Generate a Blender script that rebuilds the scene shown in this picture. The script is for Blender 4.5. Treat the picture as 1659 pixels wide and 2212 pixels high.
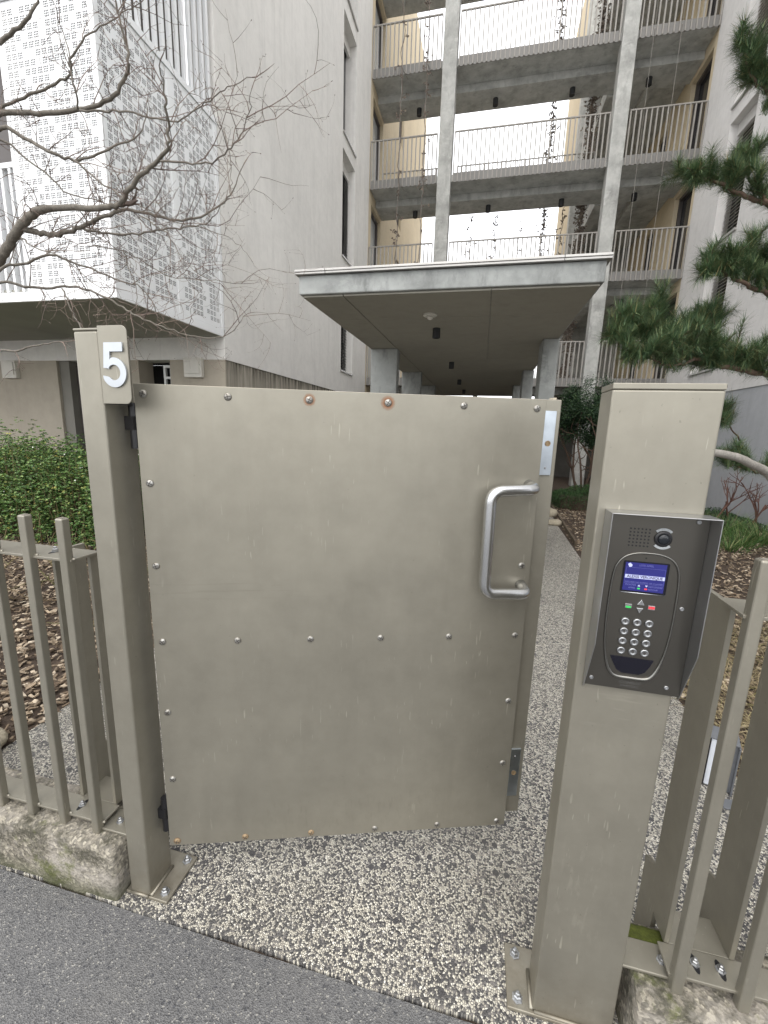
import bpy, math, random
import numpy as np
from mathutils import Vector, Matrix

# ------------------------------------------------------------------ scene, camera, light
for o in list(bpy.data.objects):
    bpy.data.objects.remove(o)
S = bpy.context.scene
COL = S.collection
R = math.radians

YAW, PITCH, ROLL = R(12.702), R(11.031), R(-1.784)
cam_data = bpy.data.cameras.new('camera')
cam = bpy.data.objects.new('camera', cam_data)
COL.objects.link(cam)
fwd = Vector((-math.sin(YAW) * math.cos(PITCH), math.cos(YAW) * math.cos(PITCH), -math.sin(PITCH)))
rgt = Vector((math.cos(YAW), math.sin(YAW), 0))
dwn = fwd.cross(rgt)
cr, sr = math.cos(ROLL), math.sin(ROLL)
r2 = cr * rgt + sr * dwn
d2 = -sr * rgt + cr * dwn
m3 = Matrix((r2, -d2, -fwd)).transposed()
cam.matrix_world = Matrix.Translation((0, 0, 1.5)) @ m3.to_4x4()
cam_data.sensor_fit = 'VERTICAL'
cam_data.sensor_height = 36.0
cam_data.lens = 909.4 / 2212 * 36.0
cam_data.clip_start = 0.02
cam_data.clip_end = 2000
S.camera = cam

SUN_EL, SUN_AZ = R(55), R(186)        # azimuth clockwise from +Y: behind the camera, to its left
world = bpy.data.worlds.new('World')
S.world = world
world.use_nodes = True
wn = world.node_tree
wn.nodes.clear()
w_out = wn.nodes.new('ShaderNodeOutputWorld')
w_bg = wn.nodes.new('ShaderNodeBackground')
w_sky = wn.nodes.new('ShaderNodeTexSky')
w_sky.sky_type = 'NISHITA'
w_sky.sun_disc = False
w_sky.sun_elevation = SUN_EL
w_sky.sun_rotation = SUN_AZ
w_sky.air_density = 1.0
w_sky.dust_density = 4.0
w_sky.ozone_density = 1.0
w_mix = wn.nodes.new('ShaderNodeMix')          # overcast: the blue is veiled by an even white cloud deck
w_mix.data_type = 'RGBA'
w_mix.inputs[0].default_value = 0.80
w_mix.inputs[7].default_value = (10.7, 10.7, 10.8, 1)
wn.links.new(w_sky.outputs[0], w_mix.inputs[6])
wn.links.new(w_mix.outputs[2], w_bg.inputs[0])
w_bg.inputs[1].default_value = 0.15
wn.links.new(w_bg.outputs[0], w_out.inputs[0])

sd = bpy.data.lights.new('sun', 'SUN')
sd.energy = 0.75
sd.angle = R(60)
sd.color = (1.0, 0.965, 0.91)
sun = bpy.data.objects.new('sun', sd)
COL.objects.link(sun)
to_sun = Vector((math.sin(SUN_AZ) * math.cos(SUN_EL), math.cos(SUN_AZ) * math.cos(SUN_EL), math.sin(SUN_EL)))
sun.rotation_euler = to_sun.to_track_quat('Z', 'Y').to_euler()
sun.location = to_sun * 30

S.view_settings.view_transform = 'Standard'
S.view_settings.look = 'None'
S.view_settings.gamma = 1
S.view_settings.use_curve_mapping = False
S.view_settings.exposure = 0.72
S.render.engine = 'CYCLES'

# ------------------------------------------------------------------ materials
def newmat(name):
    m = bpy.data.materials.new(name)
    m.use_nodes = True
    nt = m.node_tree
    return m, nt, nt.nodes['Principled BSDF']

def nd(nt, typ, **kw):
    n = nt.nodes.new(typ)
    for k, v in kw.items():
        if k.startswith('i_'):
            n.inputs[k[2:].replace('_', ' ')].default_value = v
        else:
            setattr(n, k, v)
    return n

def pos(nt, scale=(1, 1, 1), local=False):
    if local:
        g = nd(nt, 'ShaderNodeTexCoord').outputs['Object']
    else:
        g = nd(nt, 'ShaderNodeNewGeometry').outputs['Position']
    mp = nd(nt, 'ShaderNodeMapping')
    mp.inputs['Scale'].default_value = scale
    nt.links.new(g, mp.inputs['Vector'])
    return mp.outputs['Vector']

def noise(nt, vec, scale, detail=4, rough=.55):
    n = nd(nt, 'ShaderNodeTexNoise', i_Scale=scale, i_Detail=detail, i_Roughness=rough)
    nt.links.new(vec, n.inputs['Vector'])
    return n.outputs['Fac']

def ramp(nt, fac, stops, interp='LINEAR'):
    r = nd(nt, 'ShaderNodeValToRGB')
    r.color_ramp.interpolation = interp
    e = r.color_ramp.elements
    while len(e) < len(stops):
        e.new(.5)
    for el, (p, c) in zip(e, stops):
        el.position = p
        el.color = tuple(c) + (1,) if not isinstance(c, (int, float)) else (c, c, c, 1)
    nt.links.new(fac, r.inputs['Fac'])
    return r.outputs['Color']

def mix(nt, fac, a, b, blend='MIX'):
    x = nd(nt, 'ShaderNodeMix', data_type='RGBA', blend_type=blend)
    for sock, v in ((0, fac), (6, a), (7, b)):
        if isinstance(v, bpy.types.NodeSocket):
            nt.links.new(v, x.inputs[sock])
        elif isinstance(v, (int, float)):
            x.inputs[sock].default_value = v if sock == 0 else (v, v, v, 1)
        else:
            x.inputs[sock].default_value = tuple(v) + (1,)
    return x.outputs[2]

def math_(nt, op, a, b=None, c=None):
    x = nd(nt, 'ShaderNodeMath', operation=op)
    for i, v in enumerate((a, b, c)):
        if v is None:
            continue
        if isinstance(v, bpy.types.NodeSocket):
            nt.links.new(v, x.inputs[i])
        else:
            x.inputs[i].default_value = v
    return x.outputs[0]

def bump(nt, b, height, strength=.3, dist=.01):
    n = nd(nt, 'ShaderNodeBump', i_Strength=strength, i_Distance=dist)
    nt.links.new(height, n.inputs['Height'])
    nt.links.new(n.outputs[0], b.inputs['Normal'])

def tint(c, k):
    return tuple(min(1, x * k) for x in c)

def simple(name, col, rough=.5, metal=0, var=.12, vscale=3, fine=0, fscale=120, bstr=0, bscale=200, bdist=.002, local=False, spec=.5):
    m, nt, b = newmat(name)
    v = pos(nt, local=local)
    f = noise(nt, v, vscale, 5)
    c = ramp(nt, f, [(.3, tint(col, 1 - var)), (.7, tint(col, 1 + var))])
    if fine:
        c = mix(nt, fine, c, ramp(nt, noise(nt, v, fscale, 2), [(.35, tint(col, .45)), (.65, tint(col, 1.5))]))
    nt.links.new(c, b.inputs['Base Color'])
    b.inputs['Roughness'].default_value = rough
    b.inputs['Metallic'].default_value = metal
    b.inputs['Specular IOR Level'].default_value = spec
    if bstr:
        bump(nt, b, noise(nt, v, bscale, 3), bstr, bdist)
    return m

def make_paint(name, col, rusts=(), local=False, scratch=1.0, grime=0.0, scuffs=()):
    """powder-coated taupe steel: fine orange peel, dust film, scattered scratches, rust haloes"""
    m, nt, b = newmat(name)
    v = pos(nt, local=local)
    c = ramp(nt, noise(nt, v, 2.2, 6, .6), [(.32, tint(col, .92)), (.68, tint(col, 1.07))])
    c = mix(nt, .35, c, ramp(nt, noise(nt, v, 14, 5, .65), [(.35, tint(col, .86)), (.62, tint(col, 1.1))]))
    v2 = pos(nt, (9, 9, 1.2), local=local)
    c = mix(nt, ramp(nt, noise(nt, v2, 1.6, 4), [(.52, 0), (.78, .35)]), c, tint(col, .78))
    for rot, sc in (((.1, .55, .3), 30), ((.1, 1.25, .2), 26), ((.2, -.8, .5), 34)):
        mp = nd(nt, 'ShaderNodeMapping')
        mp.inputs['Rotation'].default_value = rot
        mp.inputs['Scale'].default_value = (1, 1, .11)
        nt.links.new(v, mp.inputs['Vector'])
        s = noise(nt, mp.outputs[0], sc * 4, 1)
        gate_ = noise(nt, v, 3.1 + sc * .05, 3)
        f = math_(nt, 'MULTIPLY', ramp(nt, s, [(.728, 0), (.75, 1)]), ramp(nt, gate_, [(.52, 0), (.66, .5 * scratch)]))
        c = mix(nt, f, c, tint(col, 1.75))
    for (x0, x1, z0, z1, sx, sz, amt, k) in scuffs:      # rubbed places with a shape of their own
        sep = nd(nt, 'ShaderNodeSeparateXYZ')
        nt.links.new(v, sep.inputs[0])
        ins = None
        for o_, a_, b_ in ((0, x0, x1), (2, z0, z1)):
            g_ = math_(nt, 'MULTIPLY', ramp(nt, math_(nt, 'DIVIDE', math_(nt, 'SUBTRACT', sep.outputs[o_], a_), b_ - a_), [(0, 0), (.3, 1), (.7, 1), (1, 0)]), 1.0)
            ins = g_ if ins is None else math_(nt, 'MULTIPLY', ins, g_)
        mp = nd(nt, 'ShaderNodeMapping')
        mp.inputs['Rotation'].default_value = (0, .12, 0)
        mp.inputs['Scale'].default_value = (sx, 1, sz)
        nt.links.new(v, mp.inputs['Vector'])
        f = math_(nt, 'MULTIPLY', ins, ramp(nt, noise(nt, mp.outputs[0], 1.0, 4, .6), [(.54, 0), (.66, amt)]))
        c = mix(nt, f, c, tint(col, k))
    # little chips and dirt specks
    sp = noise(nt, v, 90, 2)
    c = mix(nt, ramp(nt, sp, [(.735, 0), (.76, .5)]), c, tint(col, .55))
    if grime:
        sep = nd(nt, 'ShaderNodeSeparateXYZ')
        nt.links.new(v, sep.inputs[0])
        g = math_(nt, 'MULTIPLY', ramp(nt, sep.outputs[2], [(.0, 1), (.03, .7), (.2, 0)]), ramp(nt, noise(nt, v, 16, 6, .7), [(.35, .1), (.65, 1)]))
        c = mix(nt, math_(nt, 'MULTIPLY', g, grime), c, (.16, .13, .09))
    for (rx, rz, rr) in rusts:
        sub = nd(nt, 'ShaderNodeVectorMath', operation='SUBTRACT')
        nt.links.new(v, sub.inputs[0])
        sub.inputs[1].default_value = (rx, 0, rz)
        ln = nd(nt, 'ShaderNodeVectorMath', operation='LENGTH')
        nt.links.new(sub.outputs[0], ln.inputs[0])
        dd = math_(nt, 'ADD', ln.outputs['Value'], math_(nt, 'MULTIPLY', noise(nt, v, 160, 3), .006))
        c = mix(nt, ramp(nt, math_(nt, 'DIVIDE', dd, rr), [(.55, .85), (.9, .35), (1, 0)]), c, (.23, .085, .025))
    nt.links.new(c, b.inputs['Base Color'])
    nt.links.new(ramp(nt, noise(nt, v, 6, 5), [(.3, .36), (.7, .50)]), b.inputs['Roughness'])
    b.inputs['Metallic'].default_value = .62          # satin metallic lacquer
    bump(nt, b, noise(nt, v, 900, 2), .12, .0006)
    return m

TAUPE = (.304, .287, .238)
M = {}
M['paint'] = make_paint('taupe_paint', TAUPE, grime=.6)
M['paint_worn'] = make_paint('taupe_post_paint', TAUPE, grime=.6, scratch=1.5, scuffs=((.23, .40, .22, .62, 55, 17, .28, 1.5), (.23, .43, .85, .99, 8, 60, .3, 1.4)))
M['gate'] = make_paint('taupe_gate_paint', TAUPE, rusts=((.455, 1.574, .021), (.671, 1.574, .024), (.024, .161, .016)), local=True, scratch=1.3, scuffs=((-.1, .55, .99, 1.07, 4, 90, .35, .68), (.1, 1.1, .16, .32, 60, 18, .25, .65), (-.2, 1.3, .1, 1.65, 1.6, 2.4, .30, 1.18)))
M['paint_dark'] = simple('taupe_edge', (.2, .18, .15), .5)
M['steel'] = simple('brushed_steel', (.60, .61, .62), .27, 1, .06, 8, 0, bstr=.06, bscale=600)
M['zinc'] = simple('zinc_bolt', (.42, .43, .44), .42, 1, .25, 60)
M['stainless'] = simple('stainless_lock', (.50, .55, .60), .30, 1, .18, 14)
M['black'] = simple('black_plastic', (.012, .012, .014), .35)
M['blackm'] = simple('black_lamp', (.022, .023, .025), .45)
M['slot'] = simple('screw_slot', (.05, .045, .04), .7)
M['aluplate'] = simple('grey_lacquer', (.42, .41, .39), .4, 0, .05, 20)

def make_rustscrew():
    m, nt, b = newmat('screw_steel')
    v = pos(nt)
    n = noise(nt, v, 70, 4)
    nt.links.new(ramp(nt, n, [(.35, (.24, .225, .195)), (.6, (.42, .415, .39))]), b.inputs['Base Color'])
    b.inputs['Metallic'].default_value = .85
    b.inputs['Roughness'].default_value = .38
    return m
M['screw'] = make_rustscrew()
M['rust'] = simple('rusty_screw_head', (.30, .22, .13), .55, .4, .3, 200)

def make_plaster(name, col, streak=.5, dirt_z=None):
    m, nt, b = newmat(name)
    v = pos(nt)
    c = ramp(nt, noise(nt, v, .55, 6, .6), [(.3, tint(col, .9)), (.7, tint(col, 1.07))])
    mp = nd(nt, 'ShaderNodeMapping')
    mp.inputs['Rotation'].default_value = (R(28), 0, 0)
    mp.inputs['Scale'].default_value = (3, 4.5, .6)
    nt.links.new(v, mp.inputs['Vector'])
    c = mix(nt, ramp(nt, noise(nt, mp.outputs[0], 1.3, 5, .6), [(.5, 0), (.72, streak)]), c, tint(col, .80))
    c = mix(nt, .25, c, ramp(nt, noise(nt, v, 7, 6, .7), [(.35, tint(col, .82)), (.6, tint(col, 1.1))]))
    c = mix(nt, ramp(nt, noise(nt, pos(nt, (6, 6, .25)), 1.0, 5, .7), [(.56, 0), (.74, .32)]), c, tint(col, .68))      # rain streaks
    if dirt_z is not None:
        sep = nd(nt, 'ShaderNodeSeparateXYZ')
        nt.links.new(v, sep.inputs[0])
        st = noise(nt, pos(nt, (11, 11, .8)), 1.0, 5, .65)
        f = math_(nt, 'MULTIPLY', ramp(nt, math_(nt, 'SUBTRACT', sep.outputs[2], dirt_z - 1.0), [(.25, 0), (.8, .5), (.97, 1)]), ramp(nt, st, [(.40, 0), (.58, .95)]))
        c = mix(nt, f, c, (.07, .064, .048))
    nt.links.new(c, b.inputs['Base Color'])
    b.inputs['Roughness'].default_value = .92
    b.inputs['Specular IOR Level'].default_value = .2
    bump(nt, b, noise(nt, v, 55, 6, .7), .35, .004)
    return m

M['plaster'] = make_plaster('white_plaster', (.76, .745, .71), .6)
M['plasterR'] = make_plaster('pale_plaster', (.70, .69, .675), .4)
M['plasterR2'] = make_plaster('grey_plinth_plaster', (.42, .435, .455), .5)
M['plinth'] = make_plaster('stained_plinth', (.40, .37, .31), .6, dirt_z=2.45)
M['lower'] = make_plaster('beige_render', (.41, .37, .305), .4)
M['cream'] = make_plaster('cream_render', (.62, .53, .38), .25)

def make_concrete(name, col, stain=.5):
    m, nt, b = newmat(name)
    v = pos(nt)
    c = ramp(nt, noise(nt, v, 2.4, 7, .66), [(.3, tint(col, .66)), (.5, col), (.7, tint(col, 1.25))])
    vs = pos(nt, (2.2, 2.2, .8))
    c = mix(nt, ramp(nt, noise(nt, vs, 2.6, 6, .7), [(.52, 0), (.68, stain)]), c, tint(col, .5))
    c = mix(nt, ramp(nt, noise(nt, pos(nt, (1.7, 1.7, 2.6)), 2.1, 6, .7), [(.55, 0), (.66, .5)]), c, tint(col, 1.35))
    vo = nd(nt, 'ShaderNodeTexVoronoi', i_Scale=34.0)
    nt.links.new(v, vo.inputs['Vector'])
    c = mix(nt, ramp(nt, vo.outputs['Distance'], [(.04, .55), (.09, 0)]), c, tint(col, .45))
    nt.links.new(c, b.inputs['Base Color'])
    b.inputs['Roughness'].default_value = .85
    b.inputs['Specular IOR Level'].default_value = .25
    bump(nt, b, noise(nt, v, 40, 6, .65), .25, .004)
    return m

M['concrete'] = make_concrete('canopy_concrete', (.345, .36, .35), .75)
M['soffit'] = make_plaster('soffit_concrete', (.34, .33, .285), .18)
M['galconc'] = make_concrete('gallery_concrete', (.43, .435, .415), .5)
M['alu'] = simple('cap_aluminium', (.44, .43, .41), .38, .6, .08, 4)
M['rail'] = simple('railing_paint', (.29, .275, .25), .5, 0, .06, 3)
M['fascia'] = simple('fascia_paint', (.20, .195, .185), .5, 0, .1, 2)
M['white'] = simple('white_sheet', (.84, .855, .86), .45, 0, .03, 1.2)
M['reflwhite'] = simple('reflection_white', (.72, .73, .72), .5, 0, .05, 3)
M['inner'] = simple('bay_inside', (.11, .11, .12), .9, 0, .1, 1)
M['darkwin'] = simple('dark_glazing', (.03, .03, .033), .12)
M['brownwin'] = simple('brown_frame', (.085, .075, .07), .5)
M['louver'] = simple('dark_louver', (.055, .055, .055), .5)
M['blind'] = simple('cream_blind', (.46, .43, .37), .5, 0, .06, 5)
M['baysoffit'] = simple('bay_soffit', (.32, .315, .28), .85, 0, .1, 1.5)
M['box'] = simple('meter_box', (.66, .64, .58), .55, 0, .08, 6)
M['glass'] = simple('sky_reflection_glass', (.55, .58, .6), .08, 0, .05, 1)  # sky reflection painted in as the pale base colour of the panes

def make_terrazzo():
    m, nt, b = newmat('exposed_aggregate')
    v = pos(nt, (1, 1, 0))
    warp = nd(nt, 'ShaderNodeTexNoise', i_Scale=60.0, i_Detail=2.0)
    nt.links.new(v, warp.inputs['Vector'])
    w2 = nd(nt, 'ShaderNodeVectorMath', operation='MULTIPLY_ADD')
    nt.links.new(warp.outputs['Color'], w2.inputs[0])
    w2.inputs[1].default_value = (.006, .006, 0)
    nt.links.new(v, w2.inputs[2])
    vo = nd(nt, 'ShaderNodeTexVoronoi', voronoi_dimensions='2D', i_Scale=172.0, i_Randomness=1.0)
    nt.links.new(w2.outputs[0], vo.inputs['Vector'])
    ve = nd(nt, 'ShaderNodeTexVoronoi', voronoi_dimensions='2D', feature='DISTANCE_TO_EDGE', i_Scale=172.0, i_Randomness=1.0)
    nt.links.new(w2.outputs[0], ve.inputs['Vector'])
    sep = nd(nt, 'ShaderNodeSeparateColor')
    nt.links.new(vo.outputs['Color'], sep.inputs[0])
    stone = ramp(nt, sep.outputs[0], [(0, (.046, .045, .048)), (.18, (.075, .073, .076)), (.35, (.19, .177, .168)), (.45, (.42, .39, .33)), (.6, (.58, .55, .46)), (.78, (.70, .665, .56)), (.93, (.80, .77, .68))], 'CONSTANT')
    matrix_ = ramp(nt, noise(nt, v, 9, 4), [(.3, (.14, .135, .13)), (.7, (.25, .243, .23))])
    big = nd(nt, 'ShaderNodeTexVoronoi', voronoi_dimensions='2D', i_Scale=26.0)
    nt.links.new(w2.outputs[0], big.inputs['Vector'])
    sb = nd(nt, 'ShaderNodeSeparateColor')
    nt.links.new(big.outputs['Color'], sb.inputs[0])
    thr = math_(nt, 'ADD', math_(nt, 'MULTIPLY', sep.outputs[1], .16), .025)
    f = math_(nt, 'GREATER_THAN', ve.outputs['Distance'], thr)
    c = mix(nt, f, matrix_, stone)
    bigf = math_(nt, 'MULTIPLY', math_(nt, 'LESS_THAN', big.outputs['Distance'], .26), math_(nt, 'LESS_THAN', sb.outputs[0], .07))
    c = mix(nt, bigf, c, (.07, .068, .072))
    # dirt and moss film in broad patches
    c = mix(nt, ramp(nt, noise(nt, v, 1.1, 6, .65), [(.42, 0), (.72, .38)]), c, (.16, .155, .13))
    nt.links.new(c, b.inputs['Base Color'])
    b.inputs['Roughness'].default_value = .62
    hgt = math_(nt, 'MINIMUM', math_(nt, 'MULTIPLY', ve.outputs['Distance'], 3.5), .7)
    bump(nt, b, hgt, .8, .004)
    return m
M['terrazzo'] = make_terrazzo()

def make_asphalt():
    m, nt, b = newmat('asphalt')
    v = pos(nt, (1, 1, 0))
    c = ramp(nt, noise(nt, v, 1.6, 6, .6), [(.3, (.118, .118, .12)), (.7, (.172, .172, .172))])
    vo = nd(nt, 'ShaderNodeTexVoronoi', voronoi_dimensions='2D', i_Scale=270.0)
    nt.links.new(v, vo.inputs['Vector'])
    sep = nd(nt, 'ShaderNodeSeparateColor')
    nt.links.new(vo.outputs['Color'], sep.inputs[0])
    st = ramp(nt, sep.outputs[0], [(0, (.05, .051, .055)), (.15, (.115, .116, .118)), (.45, (.15, .15, .15)), (.75, (.195, .194, .19)), (.96, (.42, .41, .37))], 'CONSTANT')
    c = mix(nt, .62, c, st)
    v2 = nd(nt, 'ShaderNodeTexVoronoi', voronoi_dimensions='2D', i_Scale=60.0)
    nt.links.new(v, v2.inputs['Vector'])
    s2 = nd(nt, 'ShaderNodeSeparateColor')
    nt.links.new(v2.outputs['Color'], s2.inputs[0])
    c = mix(nt, math_(nt, 'MULTIPLY', math_(nt, 'LESS_THAN', v2.outputs['Distance'], .24), math_(nt, 'LESS_THAN', s2.outputs[0], .09)), c, (.07, .072, .078))
    c = mix(nt, ramp(nt, noise(nt, v, 5, 5, .7), [(.5, 0), (.8, .4)]), c, (.18, .175, .165))
    nt.links.new(c, b.inputs['Base Color'])
    b.inputs['Roughness'].default_value = .8
    bump(nt, b, math_(nt, 'ADD', vo.outputs['Distance'], noise(nt, v, 300, 3)), .7, .004)
    return m
M['asphalt'] = make_asphalt()

def make_kerb():
    m, nt, b = newmat('weathered_kerb')
    v = pos(nt)
    vo = nd(nt, 'ShaderNodeTexVoronoi', i_Scale=120.0)
    nt.links.new(v, vo.inputs['Vector'])
    sep = nd(nt, 'ShaderNodeSeparateColor')
    nt.links.new(vo.outputs['Color'], sep.inputs[0])
    st = ramp(nt, sep.outputs[0], [(0, (.06, .052, .042)), (.3, (.16, .14, .11)), (.55, (.27, .24, .19)), (.85, (.46, .42, .33))], 'CONSTANT')
    c = mix(nt, .55, ramp(nt, noise(nt, v, 5, 6, .7), [(.3, (.19, .178, .145)), (.7, (.44, .415, .36))]), st)
    c = mix(nt, ramp(nt, noise(nt, v, 9, 6, .75), [(.47, 0), (.6, .85)]), c, (.055, .053, .038))
    c = mix(nt, ramp(nt, noise(nt, pos(nt, (1, 1, 1.6)), 4.3, 6, .7), [(.52, 0), (.64, .6)]), c, (.40, .37, .33))
    c = mix(nt, ramp(nt, noise(nt, v, 6.5, 6, .75), [(.54, 0), (.68, .85)]), c, (.10, .115, .03))
    gn = nd(nt, 'ShaderNodeNewGeometry')
    sn = nd(nt, 'ShaderNodeSeparateXYZ')
    nt.links.new(gn.outputs['Position'], sn.inputs[0])
    c = mix(nt, math_(nt, 'MULTIPLY', ramp(nt, sn.outputs[2], [(.0, 1), (.06, 0)]), .7), c, (.07, .075, .04))
    nt.links.new(c, b.inputs['Base Color'])
    b.inputs['Roughness'].default_value = .95
    b.inputs['Specular IOR Level'].default_value = .2
    bump(nt, b, math_(nt, 'ADD', vo.outputs['Distance'], math_(nt, 'MULTIPLY', noise(nt, v, 70, 5), 1.2)), .6, .0035)
    return m
M['kerb'] = make_kerb()

def make_varied(name, stops, rough=.8, scale=None, spec=.3, trans=0):
    """colour that differs from piece to piece (random per island)"""
    m, nt, b = newmat(name)
    g = nd(nt, 'ShaderNodeNewGeometry')
    c = ramp(nt, g.outputs['Random Per Island'], stops)
    if scale:
        c = mix(nt, ramp(nt, noise(nt, pos(nt), scale, 3), [(.35, 0), (.65, .6)]), c, tint(stops[0][1], .8))
    nt.links.new(c, b.inputs['Base Color'])
    b.inputs['Roughness'].default_value = rough
    b.inputs['Specular IOR Level'].default_value = spec
    if trans:
        b.inputs['Subsurface Weight'].default_value = 0
        b.inputs['Transmission Weight'].default_value = 0
    return m
M['chips'] = make_varied('bark_chips', [(0, (.06, .044, .03)), (.22, (.15, .11, .075)), (.45, (.27, .205, .14)), (.68, (.41, .325, .23)), (.87, (.56, .465, .345)), (1, (.70, .61, .48))], .9, 25)
M['soil'] = simple('soil', (.055, .038, .026), .95, 0, .3, 6, .5, 60, .6, 60, .02)
M['bark'] = simple('tree_bark', (.15, .135, .112), .9, 0, .35, 40, .25, 160, .6, 120, .004)
M['twig'] = make_varied('twig_bark', [(0, (.11, .085, .072)), (.5, (.17, .13, .11)), (1, (.24, .19, .155))], .8)
M['pinebark'] = simple('pine_bark', (.12, .08, .058), .9, 0, .35, 50, .25, 160, .6, 120, .004)
M['palebark'] = simple('pale_limb', (.25, .235, .21), .85, 0, .2, 30, .2, 120, .4, 100, .003)
M['needles'] = make_varied('pine_needles', [(0, (.034, .068, .036)), (.35, (.068, .122, .058)), (.75, (.125, .195, .088)), (.92, (.22, .27, .12)), (1, (.32, .23, .10))], .5)
M['leaves'] = make_varied('shrub_leaves', [(0, (.028, .062, .016)), (.35, (.066, .138, .034)), (.72, (.13, .225, .065)), (.92, (.22, .30, .10)), (1, (.34, .31, .07))], .42)
M['yew'] = make_varied('yew_leaves', [(0, (.010, .026, .012)), (.5, (.022, .052, .022)), (.9, (.045, .088, .034)), (1, (.08, .12, .05))], .5)
M['cover'] = make_varied('cover_leaves', [(0, (.014, .04, .014)), (.5, (.030, .075, .022)), (1, (.06, .12, .035))], .6)
M['redstem'] = simple('red_stem', (.12, .058, .042), .7, 0, .4, 30)
M['grass'] = make_varied('grass_blades', [(0, (.03, .075, .02)), (.5, (.06, .14, .03)), (.85, (.13, .19, .06)), (1, (.35, .30, .15))], .55)
M['dry'] = make_varied('dry_grass', [(0, (.11, .085, .045)), (.4, (.25, .20, .11)), (.8, (.40, .34, .20)), (1, (.18, .17, .05))], .8)
M['rose'] = make_varied('rose_stems', [(0, (.12, .13, .05)), (.5, (.20, .17, .08)), (1, (.12, .08, .05))], .7)
M['stone'] = simple('garden_stone', (.36, .32, .24), .85, 0, .25, 9, .3, 60, .5, 40, .01)
M['flower'] = simple('tiny_flowers', (.75, .75, .68), .6)
M['moss'] = simple('moss', (.07, .085, .012), .95, 0, .4, 40, .3, 200, .6, 200, .005)
M['lampwhite'] = simple('lamp_glass', (.62, .60, .54), .3, 0, .03, 3)

def flat(name, col, rough=.35, emit=0):
    m, nt, b = newmat(name)
    n = noise(nt, pos(nt), 40, 2)
    c = ramp(nt, n, [(.3, tint(col, .95)), (.7, tint(col, 1.05))])
    nt.links.new(c, b.inputs['Base Color'])
    b.inputs['Roughness'].default_value = rough
    if emit:
        nt.links.new(c, b.inputs['Emission Color'])
        b.inputs['Emission Strength'].default_value = emit
    return m
M['face'] = simple('gunmetal_faceplate', (.138, .131, .117), .31, .92, .06, 6, bstr=.03, bscale=500)
M['hood'] = simple('hood_steel', (.47, .475, .48), .30, .95, .07, 9)
M['scr'] = flat('screen_blue', (.018, .019, .13), .2, .30)
M['scr_txt'] = flat('screen_dim_text', (.10, .105, .30), .3, .3)
M['scr_bar'] = flat('screen_highlight', (.40, .43, .66), .3, .30)
M['scr_dark'] = flat('screen_bold_text', (.03, .03, .06), .3)
M['green'] = flat('green_key', (.03, .38, .08), .3, .45)
M['red'] = flat('red_key', (.6, .04, .05), .3, .45)
M['reader'] = flat('badge_reader', (.006, .006, .012), .12)
M['lens'] = flat('camera_glass', (.015, .018, .022), .08)
M['ledstrip'] = simple('lamp_plastic', (.34, .36, .37), .35, 0, .1, 300)
M['engraved'] = simple('engraving', (.09, .088, .084), .6)

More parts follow.
